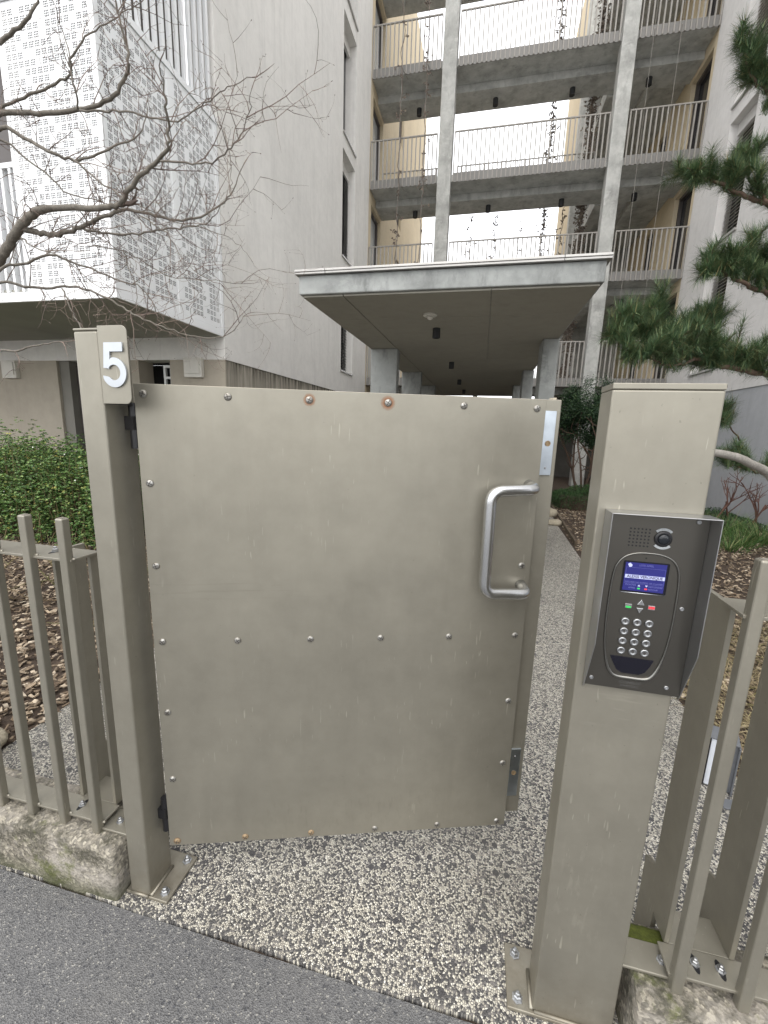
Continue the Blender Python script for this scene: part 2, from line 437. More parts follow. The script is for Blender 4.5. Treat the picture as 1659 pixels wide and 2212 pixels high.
# ------------------------------------------------------------------ mesh helpers
class MB:
    def __init__(s):
        s.v = []; s.f = []; s.m = []
    def add(s, vs, fs, mi=0):
        o = len(s.v)
        s.v.extend([tuple(p) for p in vs])
        for f in fs:
            s.f.append(tuple(i + o for i in f)); s.m.append(mi)
        return s
    def box(s, x0, x1, y0, y1, z0, z1, mi=0):
        vs = [(x0, y0, z0), (x1, y0, z0), (x1, y1, z0), (x0, y1, z0), (x0, y0, z1), (x1, y0, z1), (x1, y1, z1), (x0, y1, z1)]
        return s.add(vs, [(0, 3, 2, 1), (4, 5, 6, 7), (0, 1, 5, 4), (1, 2, 6, 5), (2, 3, 7, 6), (3, 0, 4, 7)], mi)
    def prism(s, poly, axis, a0, a1, mi=0):
        """extrude a 2-D outline along an axis (poly in the two other axes, in xyz order)"""
        def P(p, a):
            return {'x': (a, p[0], p[1]), 'y': (p[0], a, p[1]), 'z': (p[0], p[1], a)}[axis]
        n = len(poly)
        ar = sum(poly[i][0] * poly[(i + 1) % n][1] - poly[(i + 1) % n][0] * poly[i][1] for i in range(n))
        if (ar > 0) == (axis == 'y'):
            poly = poly[::-1]
        vs = [P(p, a0) for p in poly] + [P(p, a1) for p in poly]
        lo, hi = (a0 < a1), None
        fs = [tuple(range(n))[::-1], tuple(range(n, 2 * n))] + [(i, (i + 1) % n, n + (i + 1) % n, n + i) for i in range(n)]
        if not lo:
            fs = [f[::-1] for f in fs]
        return s.add(vs, fs, mi)
    def tube(s, pts, rad, n=8, closed=False, caps=True, mi=0):
        pts = [Vector(p) for p in pts]
        k = len(pts)
        if isinstance(rad, (int, float)):
            rad = [rad] * k
        up = None
        vs = []
        for i, p in enumerate(pts):
            if closed:
                t = pts[(i + 1) % k] - pts[i - 1]
            else:
                t = pts[min(i + 1, k - 1)] - pts[max(i - 1, 0)]
            if t.length < 1e-9:
                t = Vector((0, 0, 1))
            t.normalize()
            if up is None:
                up = t.orthogonal().normalized()
            else:
                up = (up - t * up.dot(t))
                up = up.normalized() if up.length > 1e-6 else t.orthogonal().normalized()
            b = t.cross(up)
            for j in range(n):
                a = 2 * math.pi * j / n
                vs.append(p + (up * math.cos(a) + b * math.sin(a)) * rad[i])
        fs = []
        for i in range(k if closed else k - 1):
            i2 = (i + 1) % k
            for j in range(n):
                fs.append((i * n + j, i * n + (j + 1) % n, i2 * n + (j + 1) % n, i2 * n + j))
        if caps and not closed:
            fs.append(tuple(range(n))[::-1])
            fs.append(tuple(range((k - 1) * n, k * n)))
        return s.add(vs, fs, mi)
    def cyl(s, p0, p1, r0, r1=None, n=16, mi=0):
        return s.tube([p0, p1], [r0, r0 if r1 is None else r1], n, mi=mi)
    def lathe(s, c, axis, prof, n=16, mi=0):
        """prof: (radius, height) along axis from c"""
        a = Vector(axis).normalized()
        u = a.orthogonal().normalized()
        w = a.cross(u)
        c = Vector(c)
        vs = []
        for r, h in prof:
            for j in range(n):
                t = 2 * math.pi * j / n
                vs.append(c + a * h + (u * math.cos(t) + w * math.sin(t)) * r)
        fs = [tuple(range(n))[::-1], tuple(range((len(prof) - 1) * n, len(prof) * n))]
        for i in range(len(prof) - 1):
            for j in range(n):
                fs.append((i * n + j, i * n + (j + 1) % n, (i + 1) * n + (j + 1) % n, (i + 1) * n + j))
        return s.add(vs, fs, mi)
    def mesh(s, name, mats, smooth=False):
        me = bpy.data.meshes.new(name)
        me.from_pydata(s.v, [], s.f)
        for mt in (mats if isinstance(mats, (list, tuple)) else [mats]):
            me.materials.append(mt)
        if any(s.m):
            me.polygons.foreach_set('material_index', s.m)
        if smooth:
            me.polygons.foreach_set('use_smooth', [True] * len(me.polygons))
        me.update()
        return me
    def build(s, name, mats, parent=None, smooth=False, bevel=0, local=False, seg=2):
        if parent is not None and not local:
            o = base_of(parent)
            s.v = [(x - o[0], y - o[1], z - o[2]) for x, y, z in s.v]
        ob = bpy.data.objects.new(name, s.mesh(name, mats, smooth))
        COL.objects.link(ob)
        ob.parent = parent
        if bevel:
            bv = ob.modifiers.new('bevel', 'BEVEL')
            bv.width = bevel; bv.segments = seg; bv.limit_method = 'ANGLE'; bv.angle_limit = R(40)
            bv.harden_normals = False
        if smooth == 'auto':
            pass
        return ob

def base_of(o):
    """sum of plain translations up the parents (nothing here but the gate is turned)"""
    x = Vector((0, 0, 0))
    while o is not None:
        x += o.location
        o = o.parent
    return x

def put(name, me, parent, loc, rot=(0, 0, 0), local=False):
    ob = bpy.data.objects.new(name, me)
    COL.objects.link(ob)
    ob.parent = parent
    l = Vector(loc)
    if parent is not None and not local:
        l = l - base_of(parent)
    ob.location = l
    ob.rotation_euler = rot
    return ob

def tag(o, label, cat, group=None):
    o['label'] = label
    o['category'] = cat
    if group:
        o['group'] = group
    return o

def thing(name, loc, label, cat, group=None, rz=0):
    o = bpy.data.objects.new(name, None)
    COL.objects.link(o)
    o.empty_display_size = .1
    o.location = loc
    o.rotation_euler = (0, 0, rz)
    return tag(o, label, cat, group)

def kind(o, k):
    o['kind'] = k
    return o

def fillet(pts, r, n=6):
    pts = [Vector(p) for p in pts]
    out = [pts[0]]
    for a, b, c in zip(pts, pts[1:], pts[2:]):
        u = (a - b); w = (c - b)
        k = min(r, u.length * .49, w.length * .49)
        p, q = b + u.normalized() * k, b + w.normalized() * k
        for i in range(n + 1):
            t = i / n
            out.append(p * (1 - t) ** 2 + b * 2 * t * (1 - t) + q * t * t)
    out.append(pts[-1])
    return out

def spline(pts, n=4):
    """Catmull-Rom through points with radius as 4th entry"""
    P = [np.array(p, float) for p in pts]
    P = [2 * P[0] - P[1]] + P + [2 * P[-1] - P[-2]]
    out = []
    for i in range(1, len(P) - 2):
        a, b, c, d = P[i - 1], P[i], P[i + 1], P[i + 2]
        for k in range(n):
            t = k / n
            out.append(.5 * ((2 * b) + (c - a) * t + (2 * a - 5 * b + 4 * c - d) * t * t + (3 * b - a - 3 * c + d) * t ** 3))
    out.append(P[-2])
    return out

def text_mesh(name, txt, size, mat, bold=False, extrude=.0004, align='CENTER'):
    cu = bpy.data.curves.new(name, 'FONT')
    cu.body = txt
    cu.size = size
    cu.align_x = align
    cu.align_y = 'CENTER'
    cu.extrude = extrude
    cu.resolution_u = 3
    if bold:
        cu.offset = size * .022
    ob = bpy.data.objects.new(name, cu)
    COL.objects.link(ob)
    bpy.context.view_layer.update()
    me = bpy.data.meshes.new_from_object(ob.evaluated_get(bpy.context.evaluated_depsgraph_get()))
    bpy.data.objects.remove(ob)
    me.materials.clear()
    me.materials.append(mat)
    return me

def rough_block(x0, x1, y0, y1, z0, z1, step, amp, seed=0, rnd=.02):
    """a block with a worn, uneven skin and rounded arrises"""
    from mathutils import noise as mn
    nx, ny, nz = [max(2, int(round((b - a) / step))) for a, b in ((x0, x1), (y0, y1), (z0, z1))]
    idx = {}
    mb = MB()
    def V(i, j, k):
        key = (i, j, k)
        if key not in idx:
            p = Vector((x0 + (x1 - x0) * i / nx, y0 + (y1 - y0) * j / ny, z0 + (z1 - z0) * k / nz))
            q = Vector((min(max(p.x, x0 + rnd), x1 - rnd), min(max(p.y, y0 + rnd), y1 - rnd), min(p.z, z1 - rnd)))
            d = p - q
            if d.length > rnd:
                p = q + d.normalized() * rnd
            n = mn.noise_vector(p * 14 + Vector((seed, 0, 0))) * amp + mn.noise_vector(p * 55 + Vector((0, seed, 0))) * amp * .5
            p = p + n
            idx[key] = len(mb.v); mb.v.append(tuple(p))
        return idx[key]
    for i in range(nx):
        for j in range(ny):
            mb.f.append((V(i, j, nz), V(i + 1, j, nz), V(i + 1, j + 1, nz), V(i, j + 1, nz)))
        for k in range(nz):
            mb.f.append((V(i, 0, k), V(i + 1, 0, k), V(i + 1, 0, k + 1), V(i, 0, k + 1)))
            mb.f.append((V(i + 1, ny, k), V(i, ny, k), V(i, ny, k + 1), V(i + 1, ny, k + 1)))
    for j in range(ny):
        for k in range(nz):
            mb.f.append((V(0, j + 1, k), V(0, j, k), V(0, j, k + 1), V(0, j + 1, k + 1)))
            mb.f.append((V(nx, j, k), V(nx, j + 1, k), V(nx, j + 1, k + 1), V(nx, j, k + 1)))
    mb.m = [0] * len(mb.f)
    return mb
LIMBS = [
 [(-3.117,2.334,2.499,0.036),(-3.021,2.331,2.582,0.0337),(-2.864,2.299,2.673,0.0314),(-2.738,2.292,2.728,0.0291),(-2.596,2.272,2.73,0.0269),(-2.286,2.217,2.678,0.0246),(-2.115,2.192,2.665,0.0223),(-2.059,2.22,2.685,0.02)],
 [(-2.036,2.186,2.672,0.02),(-1.89,2.155,2.756,0.0176),(-1.783,2.173,2.835,0.0151),(-1.656,2.113,2.859,0.0127),(-1.632,2.106,2.926,0.0103),(-1.598,2.056,2.989,0.0079),(-1.594,2.037,3.065,0.0054),(-1.564,1.979,3.127,0.003)],
 [(-2.866,2.308,2.659,0.026),(-2.796,2.355,2.644,0.0242),(-2.705,2.368,2.635,0.0223),(-2.611,2.414,2.67,0.0205),(-2.531,2.444,2.712,0.0187),(-2.382,2.441,2.752,0.0168),(-2.289,2.515,2.814,0.015),(-2.153,2.539,2.788,0.0132),(-1.956,2.555,2.747,0.0113),(-1.803,2.572,2.761,0.0095),(-1.703,2.655,2.869,0.0077),(-1.631,2.665,2.936,0.0058),(-1.579,2.713,3.097,0.004)],
 [(-2.64,2.523,2.73,0.011),(-2.393,2.463,2.663,0.0097),(-2.132,2.425,2.631,0.0084),(-1.901,2.344,2.603,0.0071),(-1.728,2.318,2.589,0.0059),(-1.549,2.247,2.569,0.0046),(-1.467,2.226,2.599,0.0033),(-1.366,2.173,2.639,0.002)],
 [(-3.403,2.676,3.56,0.026),(-3.119,2.658,3.516,0.0238),(-2.848,2.643,3.489,0.0216),(-2.627,2.668,3.505,0.0194),(-2.407,2.616,3.505,0.0172),(-2.31,2.608,3.585,0.015),(-2.247,2.568,3.613,0.0128),(-2.245,2.56,3.717,0.0106),(-2.248,2.533,3.795,0.0084),(-2.259,2.511,3.891,0.0062),(-2.286,2.505,3.978,0.004)],
 [(-2.663,2.605,3.448,0.01),(-2.435,2.587,3.406,0.0091),(-2.242,2.536,3.352,0.0083),(-2.064,2.513,3.282,0.0074),(-1.855,2.471,3.221,0.0065),(-1.699,2.442,3.246,0.0056),(-1.562,2.385,3.238,0.0047),(-1.425,2.317,3.229,0.0039),(-1.288,2.322,3.262,0.003)],
 [(-3.718,2.928,3.788,0.016),(-3.471,2.912,3.817,0.0144),(-3.188,2.879,3.828,0.0128),(-3.002,2.875,3.876,0.0111),(-2.916,2.833,3.951,0.0095),(-2.815,2.857,4.052,0.0079),(-2.631,2.829,4.082,0.0062),(-2.42,2.8,4.093,0.0046),(-2.302,2.774,4.103,0.003)],
 [(-3.093,2.421,3.29,0.018),(-2.905,2.454,3.21,0.0161),(-2.704,2.425,3.106,0.0142),(-2.63,2.493,3.103,0.0124),(-2.489,2.495,3.116,0.0105),(-2.333,2.504,3.156,0.0086),(-2.191,2.538,3.21,0.0067),(-2.173,2.591,3.33,0.0049),(-2.167,2.622,3.464,0.003)],
 [(-2.556,2.423,3.058,0.01),(-2.427,2.419,2.961,0.0083),(-2.202,2.348,2.817,0.0065),(-2.052,2.351,2.742,0.0047),(-1.803,2.29,2.625,0.003)],
 [(-3.76,3.023,4.283,0.024),(-3.611,3.029,4.333,0.02),(-3.437,3.0,4.371,0.016),(-3.386,3.03,4.488,0.012),(-3.269,2.989,4.545,0.008)],
 [(-1.666,2.075,2.781,0.008),(-1.525,2.073,2.763,0.007),(-1.367,2.005,2.712,0.006),(-1.23,1.982,2.73,0.005),(-1.152,1.961,2.771,0.004),(-1.099,1.94,2.841,0.003),(-1.051,1.879,2.884,0.002)],
 [(-3.044,2.273,2.419,0.013),(-2.962,2.347,2.468,0.0118),(-2.724,2.339,2.507,0.0105),(-2.611,2.403,2.479,0.0092),(-2.45,2.424,2.429,0.008),(-2.276,2.418,2.361,0.0068),(-2.158,2.448,2.326,0.0055),(-2.101,2.476,2.228,0.0043),(-2.113,2.509,2.143,0.003)],
 [(-3.372,2.506,2.43,0.014),(-3.14,2.48,2.388,0.0131),(-2.922,2.461,2.364,0.0122),(-2.727,2.457,2.36,0.0112),(-2.541,2.408,2.324,0.0103),(-2.355,2.38,2.255,0.0094),(-2.218,2.375,2.182,0.0085),(-2.085,2.323,2.125,0.0075),(-1.91,2.303,2.064,0.0066),(-1.769,2.321,2.022,0.0057),(-1.609,2.27,1.988,0.0048),(-1.465,2.249,1.993,0.0038),(-1.351,2.194,2.027,0.0029),(-1.285,2.195,2.092,0.002)],
 [(-2.731,2.405,2.335,0.008),(-2.6,2.321,2.228,0.0075),(-2.537,2.307,2.133,0.007),(-2.444,2.258,2.061,0.0065),(-2.29,2.174,1.923,0.006)],
 [(-2.907,2.108,1.904,0.01),(-2.706,2.065,1.899,0.008),(-2.528,2.044,1.918,0.006),(-2.311,1.991,1.922,0.004)],
 [(-3.607,2.812,3.503,0.012),(-3.366,2.774,3.354,0.0102),(-3.047,2.691,3.147,0.0084),(-2.865,2.654,3.009,0.0066),(-2.627,2.651,2.952,0.0048),(-2.468,2.628,2.838,0.003)],
 [(-2.797,2.685,2.707,0.006),(-2.459,2.647,2.634,0.0053),(-2.305,2.606,2.563,0.0047),(-2.135,2.539,2.476,0.004),(-1.931,2.492,2.393,0.0033),(-1.626,2.439,2.349,0.0027),(-1.38,2.392,2.303,0.002)],
 [(-2.895,2.306,2.609,0.007),(-2.712,2.263,2.512,0.0057),(-2.524,2.243,2.444,0.0045),(-2.316,2.241,2.307,0.0033),(-2.086,2.172,2.178,0.002)],
 [(-2.419,2.604,2.616,0.006),(-2.321,2.547,2.451,0.0047),(-2.202,2.455,2.307,0.0033),(-2.16,2.383,2.16,0.002)],
 [(-2.585,2.518,3.389,0.009),(-2.54,2.464,3.437,0.0076),(-2.537,2.441,3.516,0.0062),(-2.538,2.436,3.627,0.0048),(-2.571,2.432,3.757,0.0034),(-2.548,2.376,3.827,0.002)],
 [(-1.452,2.289,3.027,0.005),(-1.399,2.257,2.915,0.0037),(-1.384,2.253,2.798,0.0023),(-1.357,2.196,2.682,0.001)],
 [(-2.087,2.521,2.853,0.005),(-1.921,2.44,2.703,0.0042),(-1.734,2.41,2.636,0.0034),(-1.531,2.389,2.566,0.0026),(-1.409,2.363,2.492,0.0018),(-1.303,2.297,2.384,0.001)],
 [(-1.911,2.184,2.605,0.005),(-1.719,2.152,2.489,0.004),(-1.632,2.152,2.371,0.003),(-1.493,2.106,2.26,0.002),(-1.342,2.118,2.191,0.001)],
]
PINE = [
 [(1.415,2.514,1.81,0.02),(1.3,2.45,1.817,0.0182),(1.168,2.416,1.835,0.0165),(1.061,2.4,1.852,0.0147),(0.943,2.356,1.869,0.013),(0.851,2.325,1.883,0.0112),(0.75,2.269,1.907,0.0095),(0.656,2.223,1.927,0.0077),(0.577,2.192,1.953,0.006)],
 [(1.087,2.412,1.85,0.01),(0.967,2.366,1.868,0.0085),(0.895,2.344,1.902,0.007),(0.798,2.322,1.977,0.0055),(0.726,2.297,2.017,0.004)],
 [(1.286,2.496,1.833,0.01),(1.219,2.55,1.935,0.008),(1.129,2.553,2.003,0.006),(1.05,2.58,2.065,0.004)],
 [(0.928,2.318,1.863,0.008),(0.848,2.249,1.826,0.0063),(0.75,2.186,1.827,0.0047),(0.645,2.097,1.843,0.003)],
 [(1.409,2.618,2.183,0.018),(1.296,2.567,2.21,0.015),(1.158,2.489,2.227,0.012),(1.061,2.46,2.268,0.009),(0.982,2.413,2.27,0.006)],
 [(1.366,2.707,2.249,0.01),(1.285,2.651,2.325,0.007),(1.206,2.592,2.372,0.004)],
 [(1.373,2.694,2.624,0.018),(1.267,2.649,2.635,0.0154),(1.145,2.603,2.653,0.0128),(1.031,2.584,2.702,0.0102),(0.938,2.531,2.713,0.0076),(0.887,2.512,2.679,0.005)],
 [(1.235,2.582,2.607,0.01),(1.204,2.666,2.729,0.007),(1.16,2.708,2.824,0.004)],
 [(1.356,2.817,3.118,0.014),(1.244,2.783,3.187,0.0107),(1.152,2.749,3.234,0.0073),(1.084,2.703,3.324,0.004)],
 [(1.37,2.281,1.304,0.028),(1.281,2.27,1.36,0.0268),(1.169,2.207,1.405,0.0256),(1.094,2.172,1.429,0.0244),(1.017,2.147,1.443,0.0232),(0.916,2.101,1.45,0.022)],
 [(1.676,2.797,1.286,0.01),(1.528,2.784,1.331,0.008),(1.41,2.738,1.355,0.006),(1.32,2.694,1.367,0.004)],
 [(1.412,2.79,1.507,0.006),(1.294,2.714,1.591,0.0045),(1.213,2.599,1.615,0.003)],
]

# ------------------------------------------------------------------ ground
def cells(mb, axis, a0, a1, us, vs, holes, mi=0):
    """slab between a0 and a1 along axis, cut into cells on the two other axes, with rectangular holes; no inner faces"""
    ucut = sorted(set([us[0], us[1]] + [h[i] for h in holes for i in (0, 1)]))
    vcut = sorted(set([vs[0], vs[1]] + [h[i] for h in holes for i in (2, 3)]))
    ucut = [u for u in ucut if us[0] <= u <= us[1]]
    vcut = [v for v in vcut if vs[0] <= v <= vs[1]]
    def solid(i, j):
        if i < 0 or j < 0 or i >= len(ucut) - 1 or j >= len(vcut) - 1:
            return False
        u, v = (ucut[i] + ucut[i + 1]) / 2, (vcut[j] + vcut[j + 1]) / 2
        return not any(h[0] < u < h[1] and h[2] < v < h[3] for h in holes)
    def P(a, u, v):
        return {'x': (a, u, v), 'y': (u, a, v), 'z': (u, v, a)}[axis]
    for i in range(len(ucut) - 1):
        for j in range(len(vcut) - 1):
            if not solid(i, j):
                continue
            u0, u1, v0, v1 = ucut[i], ucut[i + 1], vcut[j], vcut[j + 1]
            q = lambda a: [P(a, u0, v0), P(a, u1, v0), P(a, u1, v1), P(a, u0, v1)]
            mb.add(q(a0), [(0, 1, 2, 3)], mi)
            mb.add(q(a1), [(3, 2, 1, 0)], mi)
            for ok, (p, r) in ((solid(i - 1, j), ((u0, v0), (u0, v1))), (solid(i + 1, j), ((u1, v0), (u1, v1))),
                               (solid(i, j - 1), ((u0, v0), (u1, v0))), (solid(i, j + 1), ((u0, v1), (u1, v1)))):
                if not ok:
                    mb.add([P(a0, *p), P(a0, *r), P(a1, *r), P(a1, *p)], [(0, 1, 2, 3)], mi)
    return mb

g = MB().add([(-400, -400, -.004), (400, -400, -.004), (400, .859, -.004), (-400, .859, -.004)], [(0, 1, 2, 3)])
kind(g.build('asphalt_pavement', M['asphalt']), 'structure')
g = MB().add([(-400, .8, -.016), (400, .8, -.016), (400, 400, -.016), (-400, 400, -.016)], [(0, 1, 2, 3)])
kind(g.build('ground', M['soil']), 'structure')
g = MB().add([(-12, 1.0, -.006), (8, 1.0, -.006), (8, 60, -.006), (-12, 60, -.006)], [(0, 1, 2, 3)])
kind(g.build('garden_soil', M['soil']), 'structure')
# path: its street edge is ragged where it meets the asphalt
rnd = random.Random(5)
edge = [(-2.04 + i * 3.29 / 150, .865 + rnd.uniform(-.002, .002) + .004 * math.sin(i * .21)) for i in range(151)]
poly = edge + [(1.22, 3.2), (1.30, 5.6), (1.34, 7.4), (1.42, 9.2), (1.42, 13.4), (-2.09, 13.4), (-2.07, 1.7)]
g = MB().prism(poly, 'z', -.05, 0.0)
kind(g.build('path', M['terrazzo']), 'structure')

# ------------------------------------------------------------------ left building
FL = [2.9, 5.69, 8.48, 11.27, 14.06]
LB = thing('apartment_building', (-6.0, 6.0, 0), 'white rendered apartment block with perforated white metal bay above the beige ground floor', 'building')
slits = [(11.1, 12.1, 3.02, 5.4), (11.1, 12.1, 5.80, 8.18), (11.1, 12.1, 8.52, 10.95), (11.1, 12.1, 11.3, 13.7)]
cells(MB(), 'x', -4.15, -3.8, (5.88, 13.5), (2.452, 18), slits).build('side_wall', M['plaster'], LB)
MB().box(-4.15, -3.812, 5.88, 13.5, 0, 2.452).build('plinth', M['plinth'], LB)
lowh = [(-6.92, -6.02, -1, 2.452), (-5.33, -4.76, 1.25, 2.452)]
lw = cells(MB(), 'y', 5.853, 6.16, (-12, -4.15), (0, 2.452), lowh)
lw.box(-4.15, -3.812, 5.853, 5.88, 0, 2.452)
lw.build('ground_floor_wall', M['lower'], LB)
MB().box(-12, -3.8, 5.85, 5.878, 2.452, 2.77).box(-12, -4.152, 5.88, 6.2, 2.452, 2.8).build('wall_band', M['plaster'], LB)
# door and window set back in the ground floor wall
d = MB().box(-6.72, -6.6, 6.02, 6.10, 0, 2.40).box(-6.6, -6.02, 6.02, 6.10, 2.30, 2.40).build('door_frame', M['brownwin'], LB)
MB().box(-6.6, -6.02, 6.05, 6.09, 0, 2.3).build('door_leaf', M['brownwin'], d)
MB().box(-6.918, -6.722, 5.90, 6.16, 0, 2.45).build('door_jamb', simple('jamb_paint', (.20, .19, .165), .7), LB)
w = MB().box(-6.0, -4.2, 6.40, 6.44, .3, 2.45).box(-6.0, -4.2, 6.165, 6.40, 2.451, 2.46).box(-4.2, -4.19, 6.165, 6.44, .3, 2.45).build('window', M['darkwin'], LB)
f = MB()  # white bars modelled in place of a frame's reflection in the dark glass
for x0, x1, z0, z1 in ((-5.02, -4.78, 2.36, 2.40), (-5.02, -4.985, 1.3, 2.36), (-4.90, -4.865, 1.3, 2.36), (-4.815, -4.78, 1.3, 2.36), (-4.985, -4.90, 2.19, 2.225), (-4.865, -4.815, 2.19, 2.225), (-4.985, -4.815, 2.05, 2.10)):
    f.box(x0, x1, 6.02, 6.06, z0, z1)
f.build('frame_reflection', M['reflwhite'], w)
for x0, z0 in ((-8.0, 2.165), (-4.465, 2.19)):
    b = MB().box(x0, x0 + .30, 5.78, 5.852, z0, z0 + .285).build('meter_box', M['box'], LB, bevel=.006)
    MB().box(x0 + .03, x0 + .27, 5.765, 5.779, z0 + .05, z0 + .26).build('lid', M['box'], b, bevel=.004)

def slat_pitch(z0, z1, p):
    n = int((z1 - z0) / p)
    return [z0 + p * (i + .5) for i in range(n)]

sl_dark = MB().prism([(-.028, .018), (-.024, .022), (.028, -.018), (.024, -.022)], 'y', -.5, .5).mesh('slat', M['louver'])
sl_blind = MB().prism([(-.028, .018), (-.024, .022), (.028, -.018), (.024, -.022)], 'y', -.5, .5).mesh('slat', M['blind'])
for i, (y0, y1, z0, z1) in enumerate(slits):
    w = MB().box(-4.12, -4.09, y0 + .002, y1 - .002, z0 + .002, z1 - .002).build('window', M['darkwin'], LB)
    MB().box(-4.04, -3.98, y0 + .004, y1 - .004, z1 - .22, z1 - .004).build('blind_box', M['plaster'], w)
    MB().box(-4.06, -3.765, y0 - .02, y1 + .02, z0 - .028, z0 + .012).build('sill', M['alu'], w)
    top = z1 - .24 if i in (0, 1) else z1 - 99
    for z in slat_pitch(z0 + .03, top, .075):
        put('slat', sl_dark, w, (-4.0, (y0 + y1) / 2, z))

# bay clad in perforated white sheet
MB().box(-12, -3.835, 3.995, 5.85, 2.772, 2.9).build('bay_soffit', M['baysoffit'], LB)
MB().box(-4.95, -3.8, 3.955, 3.985, 2.765, 2.86).box(-3.83, -3.8, 3.985, 5.84, 2.765, 2.86).box(-12, -4.953, 3.955, 3.985, 2.765, 2.86).build('bottom_trim', M['white'], LB)
MB().box(-3.83, -3.796, 3.951, 3.985, 2.862, 5.46).build('corner_trim', M['white'], LB)
for bx in ((-3.826, -3.80, 4.915, 4.99), (-3.826, -3.80, 5.80, 5.86), (-4.955, -4.915, 3.957, 3.985)):
    MB().box(*bx, 2.862, 5.46).build('mullion', M['white'], LB)
MB().box(-12, -3.79, 3.945, 3.99, 5.463, 5.53).box(-3.835, -3.79, 3.992, 5.86, 5.463, 5.53).build('top_trim', M['white'], LB)

def perforated(L, H, seed, PX=.073, cl=.0505, hole=.0127):
    """sheet in (u, v) with clusters of 3 x 3 square holes, some clusters left out"""
    rr = random.Random(seed)
    nu, nv = int((L - .05) / PX), int((H - .06) / PX)
    u0, v0 = (L - nu * PX) / 2, (H - nv * PX) / 2
    gap = (cl - 3 * hole) / 2
    def cuts(n, o, T):
        c = [0.0]
        for i in range(n):
            b = o + i * PX + (PX - cl) / 2
            for k in range(3):
                c += [b + k * (hole + gap), b + k * (hole + gap) + hole]
        return c + [T]
    cu, cv = cuts(nu, u0, L), cuts(nv, v0, H)
    on = []
    for j in range(nv):
        row = []
        while len(row) < nu:
            row += [True] * rr.choice((2, 3, 3, 4, 5)) + [False] * rr.choice((1, 1, 1, 2))
        s = rr.randrange(3)
        on.append((row + row)[s:s + nu])
    W = len(cu)
    verts = [(u, v) for v in cv for u in cu]
    faces = []
    for j in range(len(cv) - 1):
        for i in range(W - 1):
            if i % 2 == 1 and j % 2 == 1 and on[((j - 1) // 2) // 3][((i - 1) // 2) // 3]:
                continue
            faces.append((j * W + i, j * W + i + 1, (j + 1) * W + i + 1, (j + 1) * W + i))
    return verts, faces

for nm, L, H, fn, sd_ in (('f', 1.083, 2.596, lambda u, v: (-4.914 + u, 3.964, 2.863 + v), 1),
                          ('a', .928, 2.596, lambda u, v: (-3.806, 3.986 + u, 2.863 + v), 2),
                          ('b', .808, 2.596, lambda u, v: (-3.806, 4.991 + u, 2.863 + v), 3)):
    vs, fs = perforated(L, H, sd_)
    MB().add([fn(u, v) for u, v in vs], fs).build('perforated_panel', M['white'], LB)
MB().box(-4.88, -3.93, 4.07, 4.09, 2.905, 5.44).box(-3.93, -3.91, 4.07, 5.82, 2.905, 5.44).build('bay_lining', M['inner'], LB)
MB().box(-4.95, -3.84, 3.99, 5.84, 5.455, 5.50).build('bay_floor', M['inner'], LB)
fin = MB().box(-.022, .022, -.018, .018, 0, 2.7).mesh('fin', M['white'])
for i in range(15):
    put('fin', fin, LB, (-3.85, 4.10 + i * .12, 5.532))
for i in range(12):
    put('fin', fin, LB, (-4.0 - i * .12, 4.01, 5.532), (0, 0, R(90)))
MB().box(-4.3, -4.28, 4.15, 5.84, 5.54, 8.3).box(-12, -4.31, 4.45, 4.47, 5.54, 8.3).build('upper_glazing', M['brownwin'], LB)
MB().box(-12, -3.8, 3.96, 5.86, 8.24, 8.5).build('upper_floor', M['white'], LB)
# loggia left of the perforated sheet: slatted balustrade, dark glazing behind
bal = MB().box(-.016, .016, -.03, .03, 0, 1.19).mesh('balustrade_fin', M['white'])
for i in range(10):
    put('balustrade_fin', bal, LB, (-5.02 - i * .11, 3.995, 2.87))
MB().box(-6.3, -4.957, 3.96, 4.03, 4.062, 4.11).build('balustrade_rail', M['white'], LB)
MB().box(-12, -4.96, 4.30, 4.33, 2.9, 5.46).build('loggia_glazing', M['brownwin'], LB)

# ------------------------------------------------------------------ right building
RB = thing('apartment_building', (6.0, 10.0, 0), 'pale plastered apartment block with cream blinds behind the pine branches', 'building')
rsl = [(11.15, 12.2, 3.05, 5.55), (11.15, 12.2, 5.86, 8.36), (11.15, 12.2, 8.68, 11.15), (7.2, 8.25, 5.86, 8.36), (7.2, 8.25, 3.05, 5.55)]
cells(MB(), 'x', 4.84, 5.2, (-2, 13.62), (2.5, 18), rsl).build('side_wall', M['plasterR'], RB)
MB().box(4.855, 5.2, -2, 13.62, 0, 2.498).build('plinth', M['plasterR2'], RB)
for y0, y1, z0, z1 in rsl:
    w = MB().box(5.12, 5.15, y0 + .002, y1 - .002, z0 + .002, z1 - .002).build('window', M['darkwin'], RB)
    MB().box(5.0, 5.07, y0 + .004, y1 - .004, z1 - .24, z1 - .004).build('blind_box', M['plasterR'], w)
    MB().box(4.80, 5.1, y0 - .02, y1 + .02, z0 - .03, z0 + .012).build('sill', M['alu'], w)
    for z in slat_pitch(z0 + .03, z1 - .25, .075):
        put('slat', sl_blind, w, (5.02, (y0 + y1) / 2, z), (0, 0, math.pi))

